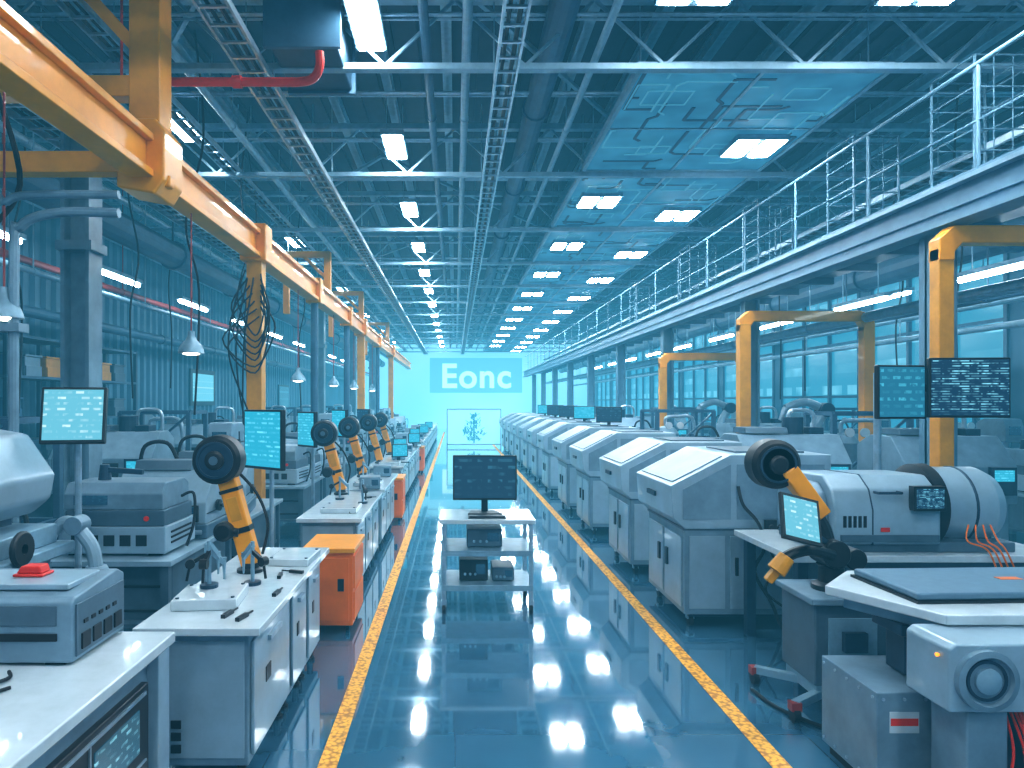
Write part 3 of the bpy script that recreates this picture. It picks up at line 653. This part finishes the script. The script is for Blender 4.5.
def m_D():
    e=thing('machining_centre','large grey enclosed machining centre with dark viewing window','machine',(0,0,-30))
    obj('lower_cabinet',G().box(-.55,.55,-.42,.42,.08,.8),WHITE2,e,.012)
    obj('housing',G().prism([(-.48,.8),(.45,.8),(.45,1.4),(.2,1.52),(-.2,1.52),(-.48,1.2)],-.6,.6,'x'),WHITE2,e,.012)
    obj('viewing_window',G().box(-.4,.2,-.5,-.475,.88,1.15),BLACK,e,.01)
    obj('window_handle',G().box(-.45,-.42,-.52,-.48,.92,1.1),STEEL,e,.004)
    obj('sliding_cover',G().prism([(-.22,1.53),(.18,1.53),(.15,1.60),(-.18,1.60)],-.5,.0,'x'),GREY,e,.008)
    obj('control_panel',G().box(.28,.55,-.53,-.475,.9,1.2).mt(1).box(.31,.52,-.535,-.53,1.05,1.17),[DSTEEL,S_CYAN],e)
    for z in(.2,.3,.4): obj('vent',G().box(-.4,.4,-.43,-.42,z,z+.03),GRILL,e)
    for x in(-.45,.45):
        for y in(-.3,.3): obj('foot',G().cyl((x,y,0),(x,y,.08),.04),RUB,e)
    obj('top_motor',G().cyl((.15,0,1.50),(.15,0,1.72),.12).box(.28,.45,-.15,.15,1.48,1.6),DSTEEL,e,.01)
    obj('side_pipe',G().tube([(.5,.2,1.4),(.5,.2,1.75),(.3,.2,1.8),(.2,.2,1.75),(.2,.2,1.5)],.025,8),STEEL,e)
    return e
def m_E():
    e=thing('process_frame','dark lattice steel frame holding motor, hoses and gauges','process equipment',(0,0,-30))
    g=G()
    for x in(-.5,.5):
        for y in(-.35,.35): g.box(x-.03,x+.03,y-.03,y+.03,0,1.75)
    for z in(.1,.8,1.72):
        for y in(-.35,.35): g.box(-.5,.5,y-.025,y+.025,z,z+.05)
        for x in(-.5,.5): g.box(x-.025,x+.025,-.35,.35,z,z+.05)
    g.bar((-.5,-.35,.85),(.5,-.35,1.72),.03)
    obj('frame',g,BLUEST,e)
    obj('tank',G().lathe([(.05,.83),(.2,.86),(.22,.95),(.22,1.35),(.15,1.45),(.05,1.48)],(-.2,0,0),'z',20),WHITE2,e)
    obj('motor',G().cyl((.1,-.05,1.0),(.42,-.05,1.0),.11).cyl((.42,-.05,1.0),(.46,-.05,1.0),.06).box(.15,.35,-.15,.05,.85,.92),DSTEEL,e,.008)
    obj('lower_box',G().box(-.42,.42,-.28,.28,.15,.72).mt(1).box(-.35,.0,-.29,-.28,.22,.65).box(.05,.36,-.29,-.28,.4,.65),[WHITE2,BLACK],e,.01)
    obj('pipe_run',G().tube([(-.2,0,1.46),(-.2,0,1.62),(.0,0,1.65),(.25,-.05,1.62),(.3,-.05,1.3),(.3,-.05,1.1)],.03,8),STEEL,e)
    for x in(-.3,-.1): obj('gauge',G().cyl((x,-.38,1.5),(x,-.35,1.5),.06),TOPM,e)
    obj('hose',G().tube([(.4,-.1,1.0),(.55,-.2,.9),(.52,-.3,.5),(.3,-.38,.3),(.1,-.3,.4)],.02,8),RUB,e)
    return e
MT,MA,MB_,MC,MD,ME=m_table(),m_A(),m_B(),m_C(),m_D(),m_E()
used=set()
GR={'milling_machine':'benchtop milling machines','stacked_instruments':'instrument stacks','drill_press':'drill presses','machining_centre':'machining centres','process_frame':'process frames','lab_table':'grey worktables'}
def machine(src,loc,rotz=0): 
    grp=GR[src.name.split('.')[0]]
    if src.name not in used:
        used.add(src.name); src.location=loc; src.rotation_euler=(0,0,rotz); src['group']=grp; return src
    return dup(src,loc,rotz,None,grp)
ys=[5.8,7.6,10.3,12.0,14.1,15.9,17.7,20.8,22.5,24.5,26.2,29.6]
for i,y in enumerate(ys):
    machine(MT,(-2.55,y,0))
    machine([MB_,MA,MB_,MA,MC][i%5],(-2.55,y-.3,.75),[0,.15,-.1][i%3])
    machine([MA,MC,MB_][i%3],(-2.5,y+.42,.75) if i%3!=1 else (-2.6,y+.42,.75),0)
for i,y in enumerate([6.0,9.1,10.6,12.1,15.9,17.4,18.9,22.3,24.1,26]):
    machine([ME,MD,ME,MD,MD][i%5],(-4.4 if y>6.5 else -4.1,y,0),[0,.1,0][i%3])
for i,y in enumerate([7,9,11,13,15,17.5]):
    machine(MT,(-5.7,y,0)); machine([MC,MB_,MA][i%3],(-5.7,y-.2,.75))
e=thing('grinding_machine','white rounded grinding machine with round steel port','machine',(-2.95,4.1,0))
obj('lower_cabinet',G().box(-.45,.38,-.35,.35,.05,.95).mt(1).box(.38,.385,-.25,.25,.2,.8),[WHITE2,GREY],e,.015)
obj('worktable',G().box(-.5,.52,-.42,.38,.95,1.02).box(-.4,.45,-.3,.3,1.02,1.14),LSTEEL,e,.01)
obj('housing',G().prism([(-.5,1.2),(.3,1.2),(.42,1.3),(.45,1.45),(.28,1.7),(.05,1.74),(-.5,1.74)],-.3,.3,'y'),WHITE,e,.03)
obj('neck',G().box(-.4,.2,-.25,.25,1.1,1.22),GREY,e,.01)
obj('port',G().lathe([(.10,-.30),(.10,-.33),(.075,-.345),(.07,-.34),(.02,-.33)],(.18,0,1.48),'y',28),STEEL,e)
for x,z in((.3,1.35),(-.1,1.6),(.32,1.5)): obj('bolt',G().cyl((x,-.31,z),(x,-.3,z),.015),DSTEEL,e)
obj('plinth',G().box(-.4,.33,-.3,.3,0,.05),BLACK,e)
obj('handwheel',G().lathe([(.09,0),(.1,.01),(.1,.025),(.09,.035),(.03,.035),(.03,0)],(.52,-.2,1.08),'x',20),BLACK,e)
def polemon(loc,w,h,scr,rotz,zc,label,tilt=0,base_r=.12,group=None):
    e=thing('pole_monitor',label,'monitor',loc,rotz,group)
    for nm,g,m,bv in(('bezel',G().box(-w/2,w/2,-.015,.035,-h/2,h/2).box(-.07,.07,.035,.07,-.07,.07),BLACK,.008),('screen',G().box(-w/2+.018,w/2-.018,-.0185,-.0145,-h/2+.025,h/2-.018),scr,0)):
        o=obj(nm,g,m,e,bv); o.location=(0,-.06,zc); o.rotation_euler=(tilt,0,0)
    obj('pole',G().cyl((0,.03,0),(0,.03,zc+.05),.022,n=12).cyl((0,.03,0),(0,.03,.02),base_r,n=20),STEEL,e)
    return e
polemon((-2.55,4.72,0),.40,.38,S_UI,.2,1.81,'black monitor with bright interface on a pole',-.16)
polemon((-1.70,6.4,0),.56,.54,S_CYAN,-.68,1.56,'large black monitor with glowing cyan screen on a pole',0)
polemon((-1.80,8.75,0),.42,.44,S_CYAN,-.85,1.56,'black monitor with cyan screen on a pole',0,group='pole monitors')
polemon((-1.80,11.2,0),.42,.44,S_CYAN,-.85,1.56,'black monitor with cyan screen on a pole',0,group='pole monitors')
polemon((-1.80,14.1,0),.42,.40,S_DARK,-.85,1.56,'black monitor with dark screen on a pole',0,group='pole monitors')
e=thing('articulated_robot','small white articulated robot beside grinding machine','robot arm',(-2.28,4.45,0))
obj('pedestal',G().box(-.12,.12,-.12,.12,0,.75),GREY,e,.01)
obj('base',G().lathe([(.09,.75),(.09,.8),(.06,.86)]),WHITE,e)
obj('lower_link',G().tube([(0,0,.84),(-.03,0,.98),(-.12,0,1.1)],.045,12),WHITE,e)
obj('elbow',G().cyl((-.12,-.06,1.12),(-.12,.06,1.12),.06),WHITE2,e,.005)
obj('upper_link',G().tube([(-.12,0,1.12),(-.2,0,1.14),(-.26,0,1.08)],.038,12),WHITE,e)
obj('tool',G().cyl((-.26,0,1.1),(-.28,0,1.0),.03,.015),STEEL,e)
# ------------------------------------------------------------ right row cabinets
e=thing('hooded_machine','blue-grey enclosed machine with sloped hood on castors','machine',(2.52,6.40,0),group='row of sloped hooded machines')
obj('lower_cabinet',G().box(-.6,.6,-.54,.54,.12,.84),WHITE2,e,.008)
obj('hood',G().prism([(-.6,.84),(-.70,.93),(-.72,1.20),(-.22,1.46),(.62,1.46),(.62,.84)],-.56,.56,'y'),WHITE,e,.008)
obj('seam',G().box(-.61,.61,-.548,.548,.825,.842),GREY,e)
d=obj('door',G().box(-.22,.54,-.55,-.54,.17,.78),WHITE,e,.004); obj('handle',G().box(-.18,-.155,-.565,-.55,.45,.6),BLACK,d)
obj('access_panel',G().box(-.56,-.26,-.548,-.54,.17,.78),WHITE,e,.004)
for a0,h0 in((-.48,-.14),(.03,.09)):
    d=obj('side_door',G().box(-.612,-.60,a0,a0+.45,.17,.76),WHITE,e,.004); obj('handle',G().box(-.63,-.612,h0,h0+.05,.45,.6),BLACK,d)
a=Vector((-.68,0,1.221)); b_=Vector((-.26,0,1.439)); nn=Vector((-.46,0,.885)).normalized()
p=[a,b_,b_+nn*.010,a+nn*.010]
obj('lid_panel',G().prism([(q.x,q.z) for q in p],-.48,.48,'y'),WHITE2,e)
obj('lid_latch',G().box(-.735,-.715,-.12,.12,1.06,1.10),DSTEEL,e)
obj('front_panel',G().prism([(-.62,.92),(-.22,.92),(-.22,1.38),(-.62,1.17)],-.566,-.56,'y'),WHITE2,e)
obj('front_panel',G().box(-.17,.56,-.566,-.56,.92,1.38),WHITE2,e)
obj('top_vent',G().box(-.1,.5,-.35,.35,1.46,1.475),GREY,e,.004)
obj('base_rail',G().box(-.55,.55,-.5,.5,.09,.12),DSTEEL,e)
for sx in(-.52,.52):
    for sy in(-.44,.44): obj('caster',G().cyl((sx-.018,sy,.045),(sx+.018,sy,.045),.045,n=14).mt(1).box(sx-.03,sx+.03,sy-.025,sy+.025,.06,.1),[RUB,STEEL],e)
cab=e
yy=[8.2,10.5,12.5,14.9,17.0,19.2,21.4,23.6,25.8,28.0]
for y in yy: dup(cab,(2.52,y,0))
cable('power_cable',[(2.35,5.81,1.2),(2.38,5.78,1.05),(2.50,5.77,.9),(2.55,5.77,.7),(2.47,5.77,.5),(2.6,5.75,.25),(2.7,5.73,.03),(2.9,5.70,.012)],.014,RUB,'black power cable drooping on machine front')
cable('power_cable',[(2.72,5.81,.9),(2.58,5.78,.75),(2.65,5.78,.55),(2.56,5.77,.35),(2.72,5.74,.2)],.010,RUB,'black power cable drooping on machine front')
e=thing('socket_box','small black socket box on machine front','socket',(2.62,5.80,.86))
obj('box',G().box(-.05,.05,-.0,.025,-.06,.06),BLACK,e,.004); obj('plug',G().cyl((0,-.03,0),(0,0,0),.025),RUB,e)
for y,s in((12.5,S_DARK),(14.9,S_CYAN),(17.0,S_DARK),(19.2,S_DARK),(21.4,S_CYAN)):
    monitor((2.75,y,1.475),.45,.28,s,-.2,0,.06,'black monitor standing on hooded machine',group='monitors on hooded machines')
for i,y in enumerate([8.4,10.4,12.3,13.9,17.2,19,21.5,23.3]):
    if i%2==0: machine([MD,ME][(i//2)%2],(3.9,y,0),[0,-.1,.1][i%3])
    else: machine(MT,(3.85,y,0)); machine(MA,(3.85,y-.3,.75)); machine(MB_,(3.85,y+.4,.75))
for i,y in enumerate([8.0,9.5,12.7,17.2,18.6]):
    machine([MD,ME][i%2],(5.45,y,0),[0,0,.1][i%3])
for i,y in enumerate([7.6,9.4,11.2,13,15,17,19,21.2]):
    machine(MT,(7.6,y,0)); machine([MC,MB_,MA][i%3],(7.6,y-.3,.75)); machine([MA,MC,MB_][i%3],(7.6,y+.4,.75))
for i,y in enumerate([8.5,12.1,15.9]): machine(ME,(8.75,y,0))
def warm(loc):
    e=thing('articulated_robot','white industrial articulated robot on grey pedestal','robot arm',loc,group='white industrial robots')
    obj('pedestal',G().box(-.2,.2,-.2,.2,0,1.1),GREY,e,.01)
    obj('base',G().lathe([(.16,1.1),(.16,1.2),(.1,1.3)]),WHITE,e)
    obj('lower_link',G().tube([(0,0,1.25),(-.05,0,1.5),(.1,0,1.75)],.08,12),WHITE,e)
    obj('joint',G().cyl((.1,-.12,1.78),(.1,.12,1.78),.11),DSTEEL,e,.01)
    obj('upper_link',G().tube([(.1,0,1.78),(-.2,0,1.9),(-.5,0,1.8)],.065,12),WHITE,e)
    obj('wrist',G().cyl((-.5,0,1.8),(-.58,0,1.62),.05,.03),STEEL,e)
    return e
w=warm((5.6,10.8,0)); dup(w,(6.7,15.8,0),1.2); dup(w,(5.5,14.3,0),0)
# ------------------------------------------------------------ lathe + table right
e=thing('machine_table','grey machine table with pale top and dark legs','table',(3.25,5.28,0))
obj('tabletop',G().box(-.95,.95,-.5,.5,.80,.85),TOPM,e,.008)
for sx in(-.85,.85):
    for sy in(-.42,.42): obj('leg',G().box(sx-.035,sx+.035,sy-.035,sy+.035,0,.8),DSTEEL,e)
obj('cabinet',G().box(-.5,.8,-.35,.4,.1,.78).mt(1).box(-.4,.1,-.36,-.35,.18,.7).box(.2,.7,-.36,-.35,.18,.7),[GREY,WHITE2],e,.008)
e=thing('bench_lathe','long low grey lathe with black ring and small touchscreen','lathe',(3.25,5.22,.85))
pl=[(-.37,.06),(.34,.06),(.36,.36),(.26,.52),(-.20,.53),(-.32,.44),(-.37,.30)]
sc=lambda s,dz=0:[(a*s,b*s+dz) for a,b in pl]
obj('bed',G().box(-.68,.66,-.34,.34,0,.07),GREY,e,.01)
obj('headstock_cover',G().prism(pl,-.62,.12,'x'),WHITE,e,.018)
obj('end_cap',G().prism(sc(.82,.04),-.72,-.62,'x'),WHITE2,e,.018)
obj('cover_seam',G().prism(sc(1.010,-.002),-.36,-.352,'x'),DSTEEL,e)
obj('lower_skirt',G().box(-.58,.10,-.385,-.36,.08,.13),GREY,e,.004)
for i in range(5): obj('vent',G().box(-.56+i*.035,-.54+i*.035,-.376,-.365,.18,.26),GRILL,e)
obj('ring',G().lathe([(.25,.12),(.30,.14),(.305,.22),(.25,.24)],(0,-.02,.29),'x',40),BLACK,e)
obj('drum',G().lathe([(.27,.22),(.28,.30),(.28,.58),(.24,.66),(.14,.68)],(0,-.02,.29),'x',32),WHITE,e)
obj('drum_band',G().lathe([(.283,.42),(.286,.425),(.286,.435),(.283,.44)],(0,-.02,.29),'x',32),DSTEEL,e)
obj('drum_cradle',G().box(.15,.6,-.2,.2,.05,.2),GREY,e,.01)
obj('touchscreen',G().box(-.10,.12,-.42,-.36,.30,.47).mt(1).box(-.085,.105,-.424,-.42,.32,.455),[BLACK,S_CODE],e,.004)
obj('badge_plate',G().box(-.3,-.24,-.377,-.36,.15,.18),RED,e)
obj('lid_handle',G().tube([(-.32,-.31,.42),(-.32,-.38,.42),(-.16,-.38,.42),(-.16,-.31,.42)],.010,8,False),DSTEEL,e)
e=thing('monitor_stand','tall steel stand carrying monitor arms behind lathe','monitor stand',(3.62,6.0,0))
obj('base',G().cyl((0,0,0),(0,0,.03),.17,n=24),DSTEEL,e); obj('pole',G().cyl((0,0,.03),(0,0,2.15),.03),STEEL,e)
obj('arm',G().bar((0,0,2.0),(-.12,-.97,2.0),.05).bar((-.5,-.94,2.0),(.2,-1.0,2.0),.05),DSTEEL,e)
def armmon(x,y,w,h,z,rz,scr,label):
    e=thing('computer_monitor',label,'monitor',(x,y,z),rz)
    obj('bezel',G().box(-w/2,w/2,-.012,.03,-h/2,h/2).box(-.1,.1,.03,.05,-.08,.08),BLACK,e,.008)
    obj('screen',G().box(-w/2+.014,w/2-.014,-.0155,-.0115,-h/2+.016,h/2-.014),scr,e)
armmon(3.14,4.93,.37,.38,1.97,.12,screen('screen_chart',(.02,.16,.26),(.08,.45,.62),1.0,7,4,.45,seed=4),'black arm-mounted monitor with blue chart display')
armmon(3.59,4.89,.54,.42,2.0,-.08,S_CODE,'black arm-mounted monitor with rows of code')
# ------------------------------------------------------------ robot cart right
e=thing('robot_pedestal','grey steel pedestal cabinet on splayed castor feet','pedestal',(2.42,4.5,0))
obj('body',G().box(-.22,.24,-.22,.22,.16,.66),GREY,e,.012)
obj('top_plate',G().box(-.25,.27,-.25,.25,.66,.70),WHITE2,e,.008)
obj('side_panel',G().box(-.14,.16,-.228,-.22,.25,.58),LSTEEL,e,.004)
obj('valve_block',G().box(-.06,.08,-.27,-.228,.38,.5).cyl((-.1,-.25,.3),(-.1,-.228,.3),.03),DSTEEL,e,.004)
obj('foot_frame',G().bar((-.4,-.34,.1),(.38,.22,.1),.05).bar((-.4,.22,.1),(.38,-.34,.1),.05).box(-.2,.2,-.2,.2,.08,.16),LSTEEL,e,.005)
for x,y in((-.4,-.34),(.38,.22),(-.4,.22),(.38,-.34)): obj('caster',G().cyl((x-.018,y,.045),(x+.018,y,.045),.045).mt(1).box(x-.03,x+.03,y-.03,y+.03,.07,.12),[RUB,REDP],e)
e=thing('industrial_robot','orange and black robot arm with round head on pedestal','robot arm',(2.42,4.5,.70))
obj('base',G().lathe([(.12,0),(.12,.03),(.08,.05),(.075,.14),(.09,.16)]),BLACK,e)
obj('shoulder',G().cyl((-.02,-.11,.24),(-.02,.11,.24),.09).cyl((.12,-.08,.2),(.12,.08,.2),.07),BLACK,e,.01)
obj('lower_link',G().tube([(-.02,0,.24),(-.05,.02,.38),(-.12,.04,.52)],.055,12),BLACK,e)
obj('arm_link',G().prism([(-.10,.44),(-.02,.50),(-.24,.80),(-.34,.74)],-.05,.06,'y'),ORANGE,e,.014)
obj('head',G().lathe([(.11,-.12),(.135,-.115),(.158,-.09),(.16,.02),(.14,.07),(.09,.1)],(-.36,.08,.80),'y',32),BLACK,e)
obj('head_ring',G().lathe([(.118,-.1215),(.118,-.128),(.104,-.130),(.104,-.1215)],(-.36,.08,.80),'y',32),DSTEEL,e)
obj('head_hub',G().lathe([(.06,-.118),(.06,-.14),(.045,-.15),(.02,-.152)],(-.36,.08,.80),'y',24),BLACK,e)
obj('gripper_link',G().tube([(-.05,-.1,.24),(-.2,-.15,.28),(-.32,-.18,.27),(-.40,-.2,.24)],.035,12),BLACK,e)
obj('gripper',G().cyl((-.38,-.2,.25),(-.45,-.2,.16),.05,.06,14).bar((-.45,-.2,.16),(-.5,-.2,.1),.05),YEL,e,.006)
o=obj('tablet_display',G().box(-.13,.13,-.012,.012,-.15,.15).mt(1).box(-.112,.112,-.016,-.012,-.13,.13),[BLACK,S_UI],e,.004); o.location=(-.30,-.2,.48); o.rotation_euler=(-.5,.25,.1)
obj('tablet_bracket',G().bar((-.26,-.17,.42),(-.05,-.05,.3),.03),DSTEEL,e)
cable('floor_cable',[(2.85,4.4,.3),(2.95,4.4,.1),(3.05,4.45,.012),(2.8,4.1,.012),(2.5,4.06,.012),(2.2,4.02,.012),(2.0,4.3,.012),(1.95,4.6,.012)],.012,RUB,'black cable coiled on floor')
# ------------------------------------------------------------ near right table
e=thing('assembly_table','grey-white worktable with chamfered corner and steel column','table',(0,0,0))
obj('tabletop',G().prism([(1.98,3.75),(2.26,3.22),(3.3,3.22),(3.3,4.08),(2.28,4.08)],.87,.92,'z'),TOPM,e,.008)
obj('apron',G().prism([(2.08,3.75),(2.3,3.36),(3.2,3.36),(3.2,4.0),(2.32,4.0)],.8,.87,'z'),WHITE2,e,.004)
obj('column',G().box(2.25,2.38,3.5,3.66,.53,.8).box(2.2,2.43,3.45,3.7,.74,.8),DSTEEL,e,.008)
for y in(3.6,3.95): obj('leg',G().box(3.1,3.2,y-.05,y+.05,0,.8),GREY,e)
e2=thing('steel_equipment_box','riveted grey steel equipment box under worktable','equipment box',(2.23,3.57,0))
obj('body',G().box(-.23,.22,-.25,.25,.06,.52),WHITE2,e2,.006)
g=G()
for x in(-.2,-.1,0,.1,.19):
    for z in(.09,.49): g.cyl((x,-.256,z),(x,-.25,z),.008,n=8)
for y in(-.22,-.11,0,.11,.22):
    for z in(.09,.49): g.cyl((-.236,y,z),(-.23,y,z),.008,n=8)
obj('rivet',g,STEEL,e2,kind='stuff')
obj('warning_label',G().box(-.17,-.03,-.253,-.25,.33,.43).mt(1).box(-.165,-.035,-.2545,-.251,.365,.40),[TOPM,RED],e2)
obj('latch',G().box(.08,.14,-.265,-.25,.3,.38),BLACK,e2,.003)
for x in(-.16,.16): obj('foot',G().box(x-.04,x+.04,-.22,.22,0,.06),RUB,e2)
e=thing('foam_pad','blue-grey rectangular pad with dark edge on worktable','pad',(2.74,3.68,.92),.04)
obj('pad',G().box(-.5,.5,-.26,.26,.012,.05),PAD,e,.012); obj('base_sheet',G().box(-.51,.51,-.27,.27,0,.014),BLACK,e)
obj('label_tag',G().box(.12,.24,-.02,.03,.05,.052),ORANGE2,e)
e=thing('motor_unit','off-white motor unit with round dial face on legs','machine',(2.36,3.1,0))
obj('housing',G().prism([(-.25,.57),(.6,.57),(.6,.865),(-.22,.865),(-.25,.84)],-.11,.18,'y'),WHITE,e,.012)
obj('dial_ring',G().lathe([(.130,-.11),(.130,-.14),(.105,-.145),(.10,-.125),(.02,-.125)],(-.10,0,.715),'y',32),WHITE2,e)
obj('dial_groove',G().lathe([(.088,-.124),(.088,-.130),(.075,-.130),(.075,-.124)],(-.10,0,.715),'y',32),DSTEEL,e)
obj('dial_hub',G().lathe([(.055,-.125),(.055,-.14),(.03,-.148),(.005,-.15)],(-.10,0,.715),'y',24),LSTEEL,e)
obj('indicator_lamp',G().lathe([(.008,0),(.008,.01),(.004,.014)],(-.265,-.05,.80),'x',12),LED,e)
obj('leg',G().box(-.16,.02,-.09,.14,0,.57),WHITE2,e,.01); obj('leg',G().box(.42,.56,-.09,.14,0,.57),WHITE2,e,.01)
obj('back_plate',G().box(.02,.42,.12,.15,.05,.57),DSTEEL,e)
random.seed(5)
g=G()
for i in range(18):
    x=.05+i*.020; g.tube([(x,-.02,.57),(x+.03*math.sin(i),-.08,.4),(x-.04*math.cos(i*2),-.10,.22),(x+.05*math.sin(i*3),-.08,.06),(x+.02,-.04,.02)],.006,6)
obj('wiring',g,RED,e,kind='stuff')
g=G()
for i in range(4): g.tube([(3.55+.05*i,4.84,1.05),(3.5+.07*i,4.78,.95),(3.62+.04*i,4.74,.88),(3.7+.05*i,4.72,.6)],.006,6)
obj('cable_bundle',g,ORANGE2,label='thin orange wires hanging from lathe',cat='cable')
# ------------------------------------------------------------ far end display and lettering
e=thing('display_screen','freestanding translucent display panel with teal branching figure','display screen',(.8,29.5,0))
obj('frame',G().box(-1.15,1.15,-.05,.05,.1,.14).box(-1.15,1.15,-.05,.05,1.58,1.62).box(-1.15,-1.11,-.05,.05,.0,1.6).box(1.11,1.15,-.05,.05,0,1.6),LSTEEL,e)
obj('panel',G().box(-1.11,1.11,-.02,.02,.14,1.58),emit('pale_display',(.34,.78,.88),1.0),e)
random.seed(9)
g=G()
for i in range(120):
    t=random.random()**.6; z=.25+ (1-t)*1.15; hw=.08+.5*t*(1 if t<.85 else .4)
    x=random.uniform(-hw,hw); l=random.uniform(.1,.24); a=random.uniform(-.9,.9)
    g.bar((x,-.035,z),(x+math.sin(a)*l,-.035,z+math.cos(a)*l*.7),random.uniform(.03,.07),.02)
g.bar((0,-.035,.18),(0,-.035,1.4),.06,.02)
obj('branching_figure',g,emit('teal_figure',(.04,.32,.44),.8),e,kind='stuff')
LM=emit('pale_letters',(.60,.95,1),1.2)
cu=bpy.data.curves.new('lettering','FONT'); cu.body='Eonc'; cu.size=2.4; cu.extrude=.02; cu.offset=.05; cu.align_x='CENTER'; cu.space_character=1.08
to=bpy.data.objects.new('tmp',cu); COL.objects.link(to); bpy.context.view_layer.update()
me=bpy.data.meshes.new_from_object(to.evaluated_get(bpy.context.evaluated_depsgraph_get())); bpy.data.objects.remove(to)
me.materials.clear(); me.materials.append(LM)
e=thing('sign_lettering','large faint pale lettering on panel on glow-coloured end wall','lettering',(1.5,49.93,2.95))
lo=bpy.data.objects.new('letters',me); COL.objects.link(lo); lo.parent=e; lo.rotation_euler=(math.pi/2,0,0)
obj('sign_panel',G().box(-3.3,3.3,.03,.06,-.4,2.1),emit('cyan_sign_panel',(.17,.56,.70),1.0),e)
# ------------------------------------------------------------ world / camera
w=bpy.data.worlds.new('world'); SC.world=w; w.use_nodes=True; nt=w.node_tree
bg=nt.nodes['Background']; bg.inputs[0].default_value=(.02,.08,.12,1); bg.inputs[1].default_value=.3
out=nt.nodes['World Output']
ab=nt.nodes.new('ShaderNodeVolumeAbsorption'); ab.inputs['Color'].default_value=(0,0,0,1); ab.inputs['Density'].default_value=.0115
em=nt.nodes.new('ShaderNodeEmission'); em.inputs['Color'].default_value=(.085,.46,.70,1); em.inputs['Strength'].default_value=.0115*1.3  # self-glowing volume imitates light scattered in haze and lifts dark areas
ad=nt.nodes.new('ShaderNodeAddShader'); nt.links.new(ab.outputs[0],ad.inputs[0]); nt.links.new(em.outputs[0],ad.inputs[1]); nt.links.new(ad.outputs[0],out.inputs['Volume'])
cd=bpy.data.cameras.new('camera'); co=bpy.data.objects.new('camera',cd); COL.objects.link(co); SC.camera=co
cd.sensor_width=36; cd.lens=36*700/1024; cd.shift_x=57/1024; cd.shift_y=18/1024; cd.clip_end=200
co.location=(0,0,1.9); co.rotation_euler=(math.pi/2,0,0)
SC.view_settings.view_transform='Standard'
try: SC.view_settings.look='Medium High Contrast'
except Exception as ex: print(ex)
